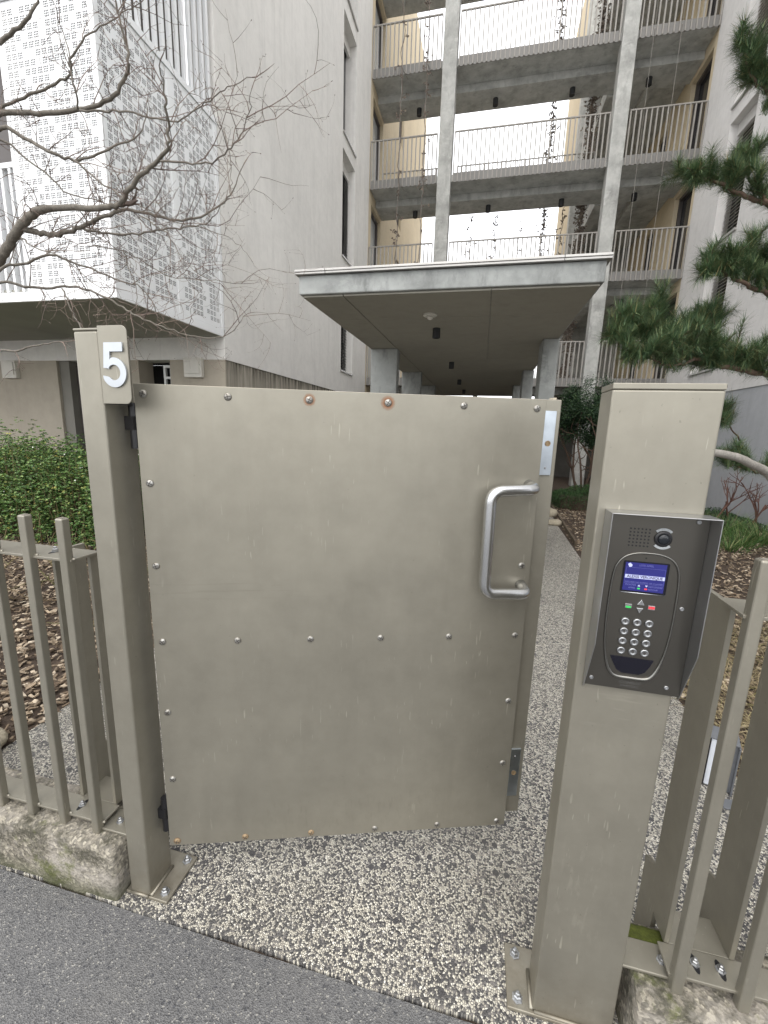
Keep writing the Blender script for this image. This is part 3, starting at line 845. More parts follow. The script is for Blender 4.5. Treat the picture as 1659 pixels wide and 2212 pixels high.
# ------------------------------------------------------------------ access gallery between the two blocks
GA = thing('access_gallery', (0, 13.6, 0), 'concrete access gallery on tall columns with barred railings, bridging the two apartment blocks', 'gallery')
MB().box(-1.80, -1.42, 13.5, 13.85, 0, 18).build('column', M['galconc'], GA, bevel=.012)
MB().box(2.67, 3.02, 13.5, 13.85, 0, 18).build('column', M['galconc'], GA, bevel=.012)
for z in FL:
    MB().box(-3.797, 4.837, 13.63, 15.15, z + .02, z + .20).box(-3.797, 4.837, 14.3, 15.12, z - .17, z + .018).build('floor_slab', M['galconc'], GA)
    MB().box(2.75, 4.837, 15.153, 19.0, z, z + .20).box(2.75, 3.02, 15.153, 19, z - .2, z - .002).box(3.75, 3.95, 15.153, 19, z - .16, z - .002).build('rear_slab', M['galconc'], GA)
bmesh_ = MB().box(-.0150, .0150, -.018, .018, 0, 1.215).mesh('baluster', M['rail'])
far = MB()
for z in FL[:4]:
    for x0, x1 in ((-3.79, -1.85), (-1.37, 2.62), (3.08, 4.82)):
        rl = MB().box(x0, x1, 13.565, 13.605, z + 1.216, z + 1.246).build('railing', M['rail'], GA)
        MB().box(x0, x1, 13.607, 13.622, z, z + .235).build('fascia', M['fascia'], rl)
        n = int((x1 - x0) / .12)
        for i in range(n + 1):
            put('baluster', bmesh_, rl, (x0 + .01 + (x1 - x0 - .02) * i / n, 13.587, z + .0))
    for x0, x1 in ((-3.79, -1.9), (-1.4, 2.6)):
        far.box(x0, x1, 15.08, 15.115, z + 1.18, z + 1.2).box(x0, x1, 15.08, 15.11, z + .30, z + .315)
        n = int((x1 - x0) / .12)
        for i in range(n + 1):
            x = x0 + .01 + (x1 - x0 - .02) * i / n
            far.box(x - .012, x + .012, 15.08, 15.11, z + .202, z + 1.178)
kind(far.build('rear_balusters', M['rail'], GA), 'stuff')
# flank walls of the two blocks behind the gallery (cream), with doors on every floor
dl = [(13.8, 15.0, z + .2, z + 2.5) for z in FL[:4]] + [(17.4, 18.3, z + .8, z + 2.4) for z in FL[:4]]
cells(MB(), 'x', -4.1, -3.802, (13.503, 23.7), (0, 18), dl).build('rear_flank_wall', M['cream'], LB)
for y0, y1, z0, z1 in dl:
    w = MB().box(-3.99, -3.97, y0 + .002, y1 - .002, z0 + .002, z1 - .002).build('gallery_door' if y0 < 15 else 'rear_window', M['glass'], LB)
    MB().box(-3.965, -3.90, y0 + .002, y0 + .07, z0, z1).box(-3.965, -3.90, y1 - .07, y1 - .002, z0, z1).box(-3.965, -3.90, y0 + .071, y1 - .071, z1 - .08, z1 - .002).build('frame', M['brownwin'], w)
dr = [(13.78, 14.95, z + .2, z + 2.5) for z in FL[:4]] + [(16.4, 17.3, z + .2, z + 2.4) for z in FL[:4]]
cells(MB(), 'x', 4.842, 5.15, (13.625, 19.0), (0, 18), dr).build('rear_flank_wall', M['cream'], RB)
for y0, y1, z0, z1 in dr:
    w = MB().box(5.04, 5.06, y0 + .002, y1 - .002, z0 + .002, z1 - .002).build('gallery_door', M['darkwin'], RB)
    fr = MB().box(4.95, 5.035, y0 + .002, y0 + .07, z0, z1).box(4.95, 5.035, y1 - .07, y1 - .002, z0, z1).box(4.95, 5.035, y0 + .071, y1 - .071, z1 - .08, z1 - .002)
    fr.build('frame', M['brownwin'], w)
MB().box(2.6, 5.15, 19.003, 19.3, 0, 18).build('end_wall', M['galconc'], RB)
MB().box(2.6, 2.9, 19.303, 22.6, 0, 18).build('rear_wall', M['cream'], RB)
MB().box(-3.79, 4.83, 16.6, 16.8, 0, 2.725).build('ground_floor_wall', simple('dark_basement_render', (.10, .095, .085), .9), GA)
# downlights below the gallery floors
def spot_mesh(r, h):
    return MB().lathe((0, 0, 0), (0, 0, -1), [(r, 0), (r, h), (r * .8, h), (r * .74, h - .015)], 20).mesh('can', M['blackm'])
gsp = spot_mesh(.075, .17)
for k, z in enumerate(FL[:4]):
    for x, wh in ((-2.6, 'in the bay beside the white block'), (-.35, 'in the wide middle bay towards the white block'), (1.75, 'in the wide middle bay towards the pale block'), (3.7, 'in the bay beside the pale block')):
        o = put('downlight', gsp, None, (x, 14.7, z - .171))
        tag(o, 'black downlight under the %s gallery floor %s' % (('lowest', 'second', 'third', 'fourth')[k], wh), 'lamp', 'downlights under the gallery floors')

# ------------------------------------------------------------------ entrance canopy
CA = thing('entrance_canopy', (-.42, 3.63, 0), 'long flat concrete entrance canopy on square piers leading to the gallery', 'canopy')
MB().box(-1.625, .79, 3.63, 13.42, 2.616, 2.763).build('slab', M['concrete'], CA, bevel=.008)
ys = [3.66, 4.42, 6.9, 9.4, 13.4]
for a, b in zip(ys, ys[1:]):
    MB().box(-1.60, -1.241, a, b - .004, 2.6, 2.614).build('soffit_panel', M['soffit'], CA)
    MB().box(-1.232, -.02, a, b - .004, 2.6, 2.614).build('soffit_panel', M['soffit'], CA)
    MB().box(-.016, .765, a, b - .004, 2.6, 2.614).build('soffit_panel', M['soffit'], CA)
for x0, x1 in ((-1.648, -1.38), (-1.376, .49), (.494, .818)):
    MB().box(x0, x1, 3.598, 3.70, 2.765, 2.782).box(x0, x1, 3.59, 3.70, 2.7825, 2.80).build('edge_cap', M['alu'], CA, bevel=.002)
MB().box(-1.648, -1.60, 3.703, 13.4, 2.765, 2.80).box(.77, .818, 3.703, 13.4, 2.765, 2.80).build('side_cap', M['alu'], CA)
for y in (5.96, 8.29, 10.66):
    MB().box(-1.598, -1.226, y, y + .17, 0, 2.599).build('pier', M['concrete'], CA, bevel=.01)
for y in (5.47, 8.03, 10.5):
    MB().box(.606, .787, y, y + .40, 0, 2.599).build('pier', M['concrete'], CA, bevel=.01)
csp = spot_mesh(.042, .10)
for i, y in enumerate((4.87, 7.15, 9.47, 11.65)):
    o = put('downlight', csp, None, (-.575, y, 2.5995))
    tag(o, '%s black cylindrical downlight under the entrance canopy counting from its street edge' % ('first', 'second', 'third', 'fourth')[i], 'lamp', 'downlights under the canopy')
lamp = thing('ceiling_sensor', (-.577, 4.3, 2.6), 'small round white sensor on the canopy soffit', 'sensor')
MB().lathe((-.577, 4.3, 2.5995), (0, 0, -1), [(.066, 0), (.066, .014), (.058, .02), (.03, .022)], 24).build('base', M['lampwhite'], lamp, smooth=False)
MB().lathe((-.577, 4.3, 2.578), (0, 0, -1), [(.03, 0), (.028, .016), (.018, .026), (.004, .03)], 20).build('lens', M['lampwhite'], lamp, smooth=True)

# ------------------------------------------------------------------ street edge: kerb walls
kw = rough_block(-4.2, -1.024, .868, 1.045, -.03, .193, .014, .0022, 1, .011).build('kerb_wall', M['kerb'], None, smooth=True)
tag(kw, 'weathered mossy concrete kerb wall under the fence beside the house number post', 'kerb wall')
kw = rough_block(.455, 3.2, .872, 1.05, -.03, .212, .014, .0022, 7, .011).build('kerb_wall', M['kerb'], None, smooth=True)
tag(kw, 'weathered mossy concrete kerb wall under the fence beside the intercom post', 'kerb wall')

# ------------------------------------------------------------------ gate posts
bolt_me = MB().lathe((0, 0, 0), (0, 0, 1), [(.015, 0), (.015, .0025), (.0105, .003), (.0105, .011), (.008, .013), (.0065, .013), (.0065, .019), (.004, .021)], 6).mesh('bolt', M['zinc'])

def add_bolt(parent, x, y, z, s=1.0):
    o = put('bolt', bolt_me, parent, (x, y, z), (0, 0, x * 40))
    o.scale = (s, s, s)
    return o

PL = thing('gate_post', (-.965, .95, 0), 'slim taupe steel gate post carrying the house number sign', 'gate post')
MB().box(-1.003, -.931, .90, 1.0, .012, 1.716).build('shaft', M['paint'], PL, bevel=.006, seg=3)
MB().box(-1.003, -.931, .90, 1.0, 1.7163, 1.722).build('cap', M['paint'], PL, bevel=.002)
bp = MB().box(-1.021, -.868, .898, 1.05, 0.001, .0115).build('base_plate', M['paint'], PL, bevel=.0025)
MB().tube([(-.928, .902, .014), (-.928, 1.0, .014)], .006, 6).build('weld', M['paint'], bp, smooth=True)
MB().tube([(-1.0, .898, .013), (-.936, .898, .013)], .005, 6).build('weld', M['paint'], bp, smooth=True)
add_bolt(bp, -.893, .922, .0115); add_bolt(bp, -.893, 1.028, .0115)
br = MB().box(-1.118, -1.004, .918, .992, .196, .204).build('kerb_bracket', M['paint'], PL, bevel=.002)
add_bolt(br, -1.075, .952, .204, .8)
for zh in (1.43, .20):
    MB().cyl((-.912, .972, zh), (-.912, .972, zh + .12), .012, n=14).box(-.93, -.902, .958, .985, zh + .05, zh + .085).build('hinge', M['black'], PL)

SG = thing('house_number_sign', (-.885, .899, 1.54), 'taupe metal sign plate with a raised silver number 5', 'sign')
def rrect(x0, x1, z0, z1, r, corners, n=6):
    out = []
    for (cx, cz, a0, on) in ((x1, z1, 0, corners[0]), (x0, z1, 90, corners[1]), (x0, z0, 180, corners[2]), (x1, z0, 270, corners[3])):
        if not on:
            out.append((cx, cz)); continue
        sx, sz = (-1 if cx == x1 else 1), (-1 if cz == z1 else 1)
        for i in range(n + 1):
            a = R(a0 + 90 * i / n)
            out.append((cx + sx * r + r * math.cos(a), cz + sz * r + r * math.sin(a)))
    return out
MB().prism(rrect(-.926, -.8425, 1.543, 1.7255, .016, (1, 0, 0, 1)), 'y', .8955, .8985).build('plate', M['paint'], SG, bevel=.0008)
MB().prism(rrect(-.924, -.90, 1.5425, 1.5455, .001, (0, 0, 0, 0)), 'y', .8995, .96).build('bracket', M['black'], SG)
def five():
    """bold numeral outline in a 0.62 x 1 box"""
    o, cx, cz, Ro, Ri = [], .285, .335, .335, .175
    o += [(.56, 1.0), (.06, 1.0), (.0, .44), (.155, .42)]
    k = [(cx + Ri * math.cos(R(a)), cz + Ri * math.sin(R(a))) for a in range(140, -141, -10)]
    o += [(x, z) for x, z in k]
    o += [(.12, .24), (-.03, .265)]
    o += [(cx + Ro * math.cos(R(a)), cz + Ro * math.sin(R(a))) for a in range(205, 361 + 95, 8)]
    o += [(.22, .655), (.185, .62), (.205, .80), (.56, .80)]
    return o
fv = [(-.9125 + x * .104, 1.582 + z * .104) for x, z in five()]
me5 = bpy.data.curves.new('five', 'CURVE'); me5.dimensions = '2D'; me5.fill_mode = 'BOTH'; me5.extrude = .002
sp5 = me5.splines.new('POLY'); sp5.points.add(len(fv) - 1); sp5.use_cyclic_u = True
for p, (x, z) in zip(sp5.points, fv):
    p.co = (x, z, 0, 1)
tmp = bpy.data.objects.new('five', me5); COL.objects.link(tmp); bpy.context.view_layer.update()
m5 = bpy.data.meshes.new_from_object(tmp.evaluated_get(bpy.context.evaluated_depsgraph_get()))
bpy.data.objects.remove(tmp)
m5.materials.clear(); m5.materials.append(simple('satin_silver', (.50, .53, .56), .36, .6, .05, 30))
put('numeral', m5, SG, (0, .893, 0), (R(90), 0, 0))

PR = thing('gate_post', (.33, .95, 0), 'wide taupe steel gate post carrying the intercom', 'gate post')
MB().box(.236, .427, .915, 1.0, .012, 1.590).build('shaft', M['paint_worn'], PR, bevel=.004, seg=3)
MB().box(.236, .427, .915, 1.0, 1.5904, 1.602).build('cap', M['paint_worn'], PR, bevel=.0015)
bp = MB().box(.172, .436, .906, 1.055, .001, .0115).build('base_plate', M['paint'], PR, bevel=.0025)
MB().tube([(.233, .914, .014), (.233, 1.0, .014)], .006, 6).build('weld', M['paint'], bp, smooth=True)
MB().tube([(.240, .912, .013), (.42, .912, .013)], .005, 6).build('weld', M['paint'], bp, smooth=True)
add_bolt(bp, .199, .93, .0115); add_bolt(bp, .199, 1.03, .0115)
br = MB().box(.428, .552, .925, .995, .217, .225).build('kerb_bracket', M['paint'], PR, bevel=.002)
add_bolt(br, .527, .958, .225, .8)
kind(rough_block(.462, .56, .99, 1.04, .19, .222, .01, .004, 3, .012).build('moss_pad', M['moss'], PR, smooth=True), 'stuff')

# ------------------------------------------------------------------ intercom
IC = thing('intercom', (.34, .91, .98), 'stainless intercom panel with blue screen and round keys under a metal rain hood', 'intercom')
X0, X1, ZB, ZT = .253, .435, .974, 1.358
MB().box(X0, X1, .905, .9135, ZB, ZT - .004).build('faceplate', M['face'], IC, bevel=.001)
hd = MB()
t = .0018
side = [(.9135, ZT), (.866, ZT), (.866, 1.085), (.905, .972), (.9135, .963)]
hd.prism(side, 'x', X0 - t, X0).prism(side, 'x', X1, X1 + t)
hd.box(X0 + .0001, X1 - .0001, .866, .9135, ZT - t, ZT)
hd.build('rain_hood', M['hood'], IC, bevel=.0006)
YF = .905
def fp(name, poly, mat, d=.002, parent=IC, bev=0, y=YF):
    return MB().prism(poly, 'y', y - d, y - .0002).build(name, mat, parent, bevel=bev)
def disc(x, z, r, n=18):
    return [(x + r * math.cos(2 * math.pi * i / n), z + r * math.sin(2 * math.pi * i / n)) for i in range(n)]
ring = []
half = [(0, 1.2755), (.024, 1.2735), (.044, 1.264), (.056, 1.245), (.0605, 1.215), (.0615, 1.17), (.061, 1.12), (.0575, 1.075), (.050, 1.036), (.040, 1.013), (.027, 1.004), (0, 1.003)]
full = [(.3385 + x, YF - .001, z, 1) for x, z in half] + [(.3385 - x, YF - .001, z, 1) for x, z in half[-2:0:-1]]
full = [p[:3] for p in full]
cl = []
nF = len(full)
for i in range(nF):
    a, b, c, d_ = [np.array(full[(i + k) % nF]) for k in (-1, 0, 1, 2)]
    for k in range(4):
        tt = k / 4
        cl.append(tuple(.5 * (2 * b + (c - a) * tt + (2 * a - 5 * b + 4 * c - d_) * tt ** 2 + (3 * b - a - 3 * c + d_) * tt ** 3)))
MB().tube(cl, [.0021 + .0022 * max(0, min(1, (1.06 - p[2]) / .05)) for p in cl], 10, closed=True).build('rim', simple('rim_steel', (.22, .215, .2), .25, .95, .05, 9), IC, smooth=True)
hole_me = MB().lathe((0, 0, 0), (0, -1, 0), [(.00175, 0), (.00175, .0006)], 8).mesh('speaker_hole', M['black'])
for i in range(6):
    for j in range(6):
        put('speaker_hole', hole_me, IC, (.2995 + i * .0068, YF - .0001, 1.3235 - j * .0069))
cm = MB().lathe((.3585, YF, 1.307), (0, -1, 0), [(.0155, 0), (.0155, .003), (.0125, .0045)], 28).build('camera', M['black'], IC, smooth=False)
MB().lathe((.3585, YF - .0046, 1.307), (0, -1, 0), [(.011, 0), (.009, .0022), (.004, .0034)], 24).build('lens', M['lens'], cm, smooth=True)
for s in (1, -1):
    arc_ = [(.3585 + r * math.cos(R(a)), 1.307 + s * r * math.sin(R(a))) for r, aa in ((.0215, range(45, 136, 9)), (.0165, range(135, 44, -9))) for a in aa]
    fp('infrared_lamp', arc_, M['ledstrip'], .0022, bev=.0006)
fp('microphone_hole', disc(.3345, 1.265, .0018, 10), M['black'], .0006)
SC = fp('screen', rrect(.2955, .3785, 1.1915, 1.2575, .003, (1, 1, 1, 1)), M['reader'], .0012)
MB().box(.299, .3735, YF - .0016, YF - .0013, 1.1955, 1.2545).build('display', M['scr'], SC)
MB().tube([(.2965, YF - .0015, 1.191), (.3775, YF - .0015, 1.191)], .0011, 6).build('screen_lip', M['steel'], SC, smooth=True)
MB().box(.3005, .3725, YF - .0021, YF - .0017, 1.2218, 1.2292).build('highlight_bar', M['scr_bar'], SC)
def label(txt, x, z, size, mat, y=YF - .002, bold=False, parent=SC, width=None):
    me = text_mesh('text', txt, size, mat, bold, extrude=.0001)
    o = put('text', me, parent, (x, y, z), (R(90), 0, 0))
    if width:
        w_ = max(v.co.x for v in me.vertices) - min(v.co.x for v in me.vertices)
        o.scale = (width / w_, 1, 1)
    return o
label('LISTE APPEL', .337, 1.2495, .0056, M['scr_txt'], width=.026)
label('ALEXIS VERONIQUE', .3365, 1.2254, .0078, M['scr_dark'], YF - .0023, True, width=.065)
label('RECHERCHE RAPIDE VIA CLAVIER', .3365, 1.2135, .0045, M['scr_txt'], width=.068)
label('MONTER', .313, 1.2075, .005, M['scr_txt'], width=.020)
label('DESCENDRE', .3585, 1.2065, .005, M['scr_txt'], width=.025)
label('APPEL', .316, 1.2015, .005, M['scr_txt'], width=.013)
label('RETOUR', .3545, 1.2005, .005, M['scr_txt'], width=.017)
fr = MB()
for a, b, c, d_ in ((.301, .372, 1.2440, 1.2443), (.301, .372, 1.2107, 1.211), (.301, .3013, 1.211, 1.244), (.3717, .372, 1.211, 1.244)):
    fr.box(a, b, YF - .0019, YF - .0017, c, d_)
fr.build('frame_line', M['scr_txt'], SC)
fp('icon', [(.303, 1.2505), (.307, 1.2535), (.3115, 1.2495), (.3105, 1.2455), (.306, 1.2445)], M['scr_bar'], .0006, SC, y=YF - .0014)
fp('icon', [(.326, 1.2055), (.331, 1.2055), (.3285, 1.2093)], M['scr_bar'], .0006, SC, y=YF - .0014)
fp('icon', [(.3395, 1.2088), (.3445, 1.2088), (.342, 1.205)], M['scr_bar'], .0006, SC, y=YF - .0014)
fp('icon', rrect(.326, .331, 1.1995, 1.2025, .0005, (0, 0, 0, 0)), M['green'], .0006, SC, y=YF - .0014)
fp('icon', rrect(.339, .344, 1.1995, 1.2025, .0005, (0, 0, 0, 0)), M['red'], .0006, SC, y=YF - .0014)
fp('arrow_key', [(.330, 1.1665), (.344, 1.1665), (.3373, 1.179)], M['steel'], .003, bev=.0008)
fp('arrow_key', [(.330, 1.160), (.343, 1.160), (.3362, 1.148)], M['steel'], .003, bev=.0008)
k = fp('call_key', rrect(.3085, .3215, 1.1575, 1.1665, .001, (1, 1, 1, 1)), M['hood'], .002, bev=.0005)
fp('light', rrect(.310, .320, 1.158, 1.162, .0008, (1, 1, 1, 1)), M['green'], .0006, k, y=YF - .002)
k = fp('cancel_key', rrect(.351, .364, 1.158, 1.167, .001, (1, 1, 1, 1)), M['hood'], .002, bev=.0005)
fp('light', rrect(.352, .363, 1.1605, 1.1655, .0008, (1, 1, 1, 1)), M['red'], .0006, k, y=YF - .002)
key_me = MB().lathe((0, 0, 0), (0, -1, 0), [(.0082, 0), (.0082, .002), (.0073, .0034), (.0054, .0034), (.0048, .0030), (.0016, .0028)], 22).mesh('key', simple('key_steel', (.42, .43, .44), .34, 1, .08, 200), smooth=True)
for r_, row in enumerate((('1', '2', '3'), ('4', '5', '6'), ('7', '8', '9'), ('*', '0', '#'))):
    for c_, ch in enumerate(row):
        x, z = .3135 + c_ * .0222, 1.128 - r_ * .0217
        ko = put('key', key_me, IC, (x, YF - .0002, z))
        tm = text_mesh('digit', ch, .008, M['slot'], True, .0001)
        put('digit', tm, ko, (x, YF - .0036, z), (R(90), 0, 0))
fp('badge_reader', [(.2945, 1.049), (.3775, 1.0485), (.3725, 1.034), (.364, 1.0185), (.353, 1.0125), (.321, 1.0125), (.310, 1.019), (.301, 1.035)], M['reader'], .0012)
label('COMELIT', .340, .991, .0085, M['engraved'], YF - .0004, parent=IC, width=.040)
label('IMMOTEC', .340, .983, .0065, M['engraved'], YF - .0004, parent=IC, width=.034)
isc = MB().lathe((0, 0, 0), (0, -1, 0), [(.0042, 0), (.0042, .0018), (.0034, .0026), (.0018, .0026), (.0018, .001)], 14).mesh('screw', M['zinc'])
for x, z in ((.2645, .992), (.4085, .992), (.4115, 1.167), (.2595, 1.167), (.415, 1.345)):
    put('screw', isc, IC, (x, YF - .0002, z))

# ------------------------------------------------------------------ gate
GT = thing('gate', (-.9, .965, 0), 'taupe sheet metal pedestrian gate standing ajar between the posts', 'gate', rz=R(18.5))
PN = MB().box(0, 1.1305, 0, .003, .143, 1.600).build('panel', M['gate'], GT, local=True, bevel=.0012)
frm = MB().box(1.06, 1.190, .026, .066, .168, 1.603).box(.01, .05, .006, .046, .17, 1.59).box(.051, 1.059, .006, .046, 1.55, 1.59).box(.051, 1.059, .006, .046, .17, .21).box(.051, 1.059, .006, .046, .85, .89)
frm.build('frame', M['paint'], GT, local=True, bevel=.003)
MB().box(1.184, 1.1945, .070, .095, .17, 1.612).build('stop_strip', simple('pale_strip', (.55, .49, .38), .6), GT, local=True)
for z0, z1, hole in ((1.38, 1.57, 1.475), (.24, .43, .335)):
    lp = MB().box(1.138, 1.175, .0205, .0255, z0, z1).build('lock_plate', M['stainless'], GT, local=True, bevel=.001)
    MB().lathe((1.156, .0204, hole), (0, -1, 0), [(.0085, 0), (.0085, .002), (.0055, .002), (.0055, .0006), (.002, .0006)], 16).build('bolt', M['rust'], lp, local=True)
    zz = z0 + .022 if hole > 1 else z1 - .03
    MB().lathe((1.156, .0204, zz), (0, -1, 0), [(.004, 0), (.003, .0016)], 12).build('rivet', M['zinc'], lp, local=True)
hp = fillet([(1.10, 0, 1.352), (1.10, -.052, 1.345), (.967, -.056, 1.338), (.969, -.056, 1.032), (1.103, -.052, 1.028), (1.103, 0, 1.040)], .036, 8)
HD = MB().tube(hp, .0168, 20).build('pull_handle', M['steel'], GT, smooth=True, local=True)
def screw_mesh(mat):
    mb = MB().lathe((0, 0, 0), (0, -1, 0), [(.0105, 0), (.0102, .0012), (.0088, .0032), (.0060, .0047), (.0026, .0053)], 18)
    mb.box(-.0075, .0075, -.0056, -.0030, -.0009, .0009, 1).box(-.0009, .0009, -.00555, -.0030, -.0072, .0072, 1)
    return mb.mesh('screw', [mat, M['slot']])
s_ok, s_ru = screw_mesh(M['screw']), screw_mesh(M['rust'])
cols = [.024 + .2157 * i for i in range(6)]
rows = [1.574, 1.337, 1.101, .867, .633, .396, .161]
rr = random.Random(4)
for c_, x in enumerate(cols):
    for r_, z in enumerate(rows):
        if r_ in (0, 3, 6) or c_ == 0 or (c_ == 5 and r_ not in (1,)):
            ru = (r_ == 6 and c_ in (0, 1, 2)) 
            put('screw', s_ru if ru else s_ok, PN, (x + rr.uniform(-.001, .001), 0, z), (0, rr.uniform(0, 3.14), 0), local=True)

# ------------------------------------------------------------------ fences
def fence(name, label_, xs, xr, zplate, zrail, ztop, zbot, twin, sx, slots):
    F = thing(name, ((xr[0] + xr[1]) / 2, .95, zplate), label_, 'fence')
    x0, x1 = xr
    MB().box(x0, x1, .915, 1.012, zrail - .008, zrail).build('top_rail', M['paint'], F, bevel=.0015)
    pl = MB().box(x0, x1, .918, .986, zplate - .008, zplate).build('bottom_rail', M['paint'], F, bevel=.0015)
    MB().box(min(twin) - .004, max(twin) + .004, .9865, 1.075, zplate - .008, zplate).build('tab', M['paint'], pl, bevel=.0015)
    for x in xs:
        b = MB().box(x - .0125, x + .0125, .9035, .9285, zbot, ztop).build('bar', M['paint'], F, bevel=.0045, seg=3)
        MB().box(x - .008, x + .008, .908, .924, ztop - .0005, ztop + .0010).build('tube_mouth', M['paint_dark'], b)
        for zw in (zrail, zplate):
            MB().tube([(x + sx * .0125, .923, zw), (x + sx * .024, .921, zw + .001)], [.006, .003], 6).build('weld', M['paint'], b, smooth=True)
    for x in twin:
        out = [(.985, zplate + .0005), (.985, zrail - .0085), (1.09, zrail - .0085), (1.09, .36), (1.145, .335), (1.145, .05), (1.065, .05), (1.055, zplate + .0005)]
        MB().prism(out, 'x', x - .006, x + .006).build('post_plate', M['paint'], F, bevel=.0015)
    cx = 0
    for dx, y, z in slots:
        s = MB().prism([(cx + dx + .022 * math.cos(a) * .35 , y + .022 * math.sin(a)) for a in [2 * math.pi * i / 14 for i in range(14)]], 'z', z - .0005, z + .0008).build('bolt_slot', M['black'], pl)
        add_bolt(pl, cx + dx, y, z + .0009, .75)
    return F
fence('fence', 'taupe steel bar fence on the kerb beside the house number post', [-1.1245 - .132 * i for i in range(18)], (-3.6, -1.109), .225, 1.112, 1.232, .192, (-1.262, -1.127), 1, ((-1.228, .955, .225), (-1.222, .965, 1.112)))
fence('fence', 'taupe steel bar fence on the kerb beside the intercom post', [.5415 + .137 * i for i in range(15)], (.524, 2.7), .248, 1.165, 1.280, .211, (.545, .688), 1, ((.65, .955, .248), (.595, .955, .248), (.62, .965, 1.165)))

# ------------------------------------------------------------------ planting
def unit(v):
    v = np.asarray(v, float)
    return v / (np.linalg.norm(v) + 1e-9)

def add_blade(mb, p, d, L, w, bend, rr, n=3):
    """thin tapering blade or needle: flat strip of n segments bending towards -z"""
    d = unit(d)
    s = unit(np.cross(d, (rr.uniform(-.3, .3), rr.uniform(-.3, .3), 1)))
    vs, q = [], np.array(p, float)
    for i in range(n + 1):
        t = i / n
        ww = w * (1 - .85 * t)
        vs += [tuple(q - s * ww), tuple(q + s * ww)]
        d = unit(d + np.array((0, 0, -bend / n)))
        q = q + d * L / n
    mb.add(vs, [(2 * i, 2 * i + 1, 2 * i + 3, 2 * i + 2) for i in range(n)])

def add_leaf(mb, p, nrm, up, L, W):
    """folded leaf of two quads"""
    nrm, up = unit(nrm), unit(up)
    s = unit(np.cross(up, nrm))
    p = np.asarray(p, float)
    a, b = p, p + up * L
    m = p + up * L * .5
    l, r = m - s * W + nrm * W * .45, m + s * W + nrm * W * .45
    mb.add([tuple(a), tuple(r), tuple(b), tuple(l)], [(0, 1, 2), (0, 2, 3)])

# ---- mulch
def chip_mesh(area_pts, n, seed, keep):
    rr = random.Random(seed)
    mb = MB()
    (x0, x1), (y0, y1) = area_pts
    made = 0
    while made < n:
        x, y = rr.uniform(x0, x1), y0 + (y1 - y0) * rr.random() ** 1.5
        if not keep(x, y):
            continue
        made += 1
        L, W, T = rr.uniform(.008, .026) * rr.choice((1, 1, 1.4)), rr.uniform(.005, .012), rr.uniform(.0015, .004)
        a, tl, rl = rr.uniform(0, 6.28), rr.gauss(0, .32), rr.gauss(0, .32)
        ca, sa = math.cos(a), math.sin(a)
        ux = np.array((ca * math.cos(tl), sa * math.cos(tl), math.sin(tl)))
        uy = unit(np.array((-sa, ca, math.tan(rl))))
        uz = np.cross(ux, uy)
        c = np.array((x, y, rr.uniform(.0, .022) + .012 * math.sin(x * 7) * math.sin(y * 6)))
        k = rr.uniform(.55, 1)
        vs = []
        for sx, sy, sz in ((-1, -1, -1), (1, -1, -1), (1, 1, -1), (-1, 1, -1), (-1, -1, 1), (1, -1, 1), (1, 1, 1), (-1, 1, 1)):
            j = k if sx > 0 else 1
            vs.append(tuple(c + ux * L * sx * rr.uniform(.8, 1.1) + uy * W * sy * j * rr.uniform(.8, 1.1) + uz * T * sz))
        mb.add(vs, [(4, 5, 6, 7), (0, 1, 5, 4), (1, 2, 6, 5), (2, 3, 7, 6), (3, 0, 4, 7)])
    return mb
keepL = lambda x, y: x < -2.055 - .01 * math.sin(y * 30)
o = chip_mesh(((-6.2, -2.05), (1.06, 5.6)), 17000, 1, keepL).build('bark_mulch', M['chips'])
kind(tag(o, 'brown bark chip mulch behind the fence and the leafy hedge', 'mulch'), 'stuff')
keepR = lambda x, y: x > (1.21 + (y - 1) * .028) + .012 * math.sin(y * 23)
o = chip_mesh(((1.2, 4.8), (1.5, 9.8)), 17000, 2, keepR).build('bark_mulch', M['chips'])
kind(tag(o, 'brown bark chip mulch in the bed between path and pale block', 'mulch'), 'stuff')

# ---- stones
def stone(loc, s, seed, label):
    from mathutils import noise as mn
    mb = MB()
    nu, nv = 14, 9
    for j in range(nv + 1):
        th = math.pi * j / nv
        for i in range(nu):
            ph = 2 * math.pi * i / nu
            d_ = Vector((math.sin(th) * math.cos(ph), math.sin(th) * math.sin(ph), math.cos(th)))
            k = 1 + .28 * mn.noise(d_ * 1.4 + Vector((seed, 0, 0)))
            mb.v.append((d_.x * s[0] * k, d_.y * s[1] * k, d_.z * s[2] * k + s[2] * .6))
    for j in range(nv):
        for i in range(nu):
            mb.f.append((j * nu + i, (j + 1) * nu + i, (j + 1) * nu + (i + 1) % nu, j * nu + (i + 1) % nu)); mb.m.append(0)
    o = mb.build('garden_stone', M['stone'], None, smooth=True)
    o.location = loc
    tag(o, label, 'stone')
stone((-2.14, 1.25, 0), (.10, .07, .055), 1, 'smooth tan stone at the path edge behind the fence bars')
stone((1.30, 7.5, 0), (.13, .10, .06), 5, 'flat grey stone beside the path edge near the low green hedge')
stone((1.36, 8.3, 0), (.11, .12, .10), 9, 'rounded tan stone behind the flat grey one on the path edge')
ed = MB()
for y0, y1, x0, x1 in ((6.1, 7.6, 1.345, 1.42), (7.6, 9.4, 1.42, 1.50)):
    ed.add([(x0, y0, -.01), (x0 + .03, y0, -.01), (x1 + .03, y1, -.01), (x1, y1, -.01), (x0, y0, .07), (x0 + .03, y0, .07), (x1 + .03, y1, .07), (x1, y1, .07)], [(4, 5, 6, 7), (0, 1, 5, 4), (1, 2, 6, 5), (2, 3, 7, 6), (3, 0, 4, 7)])
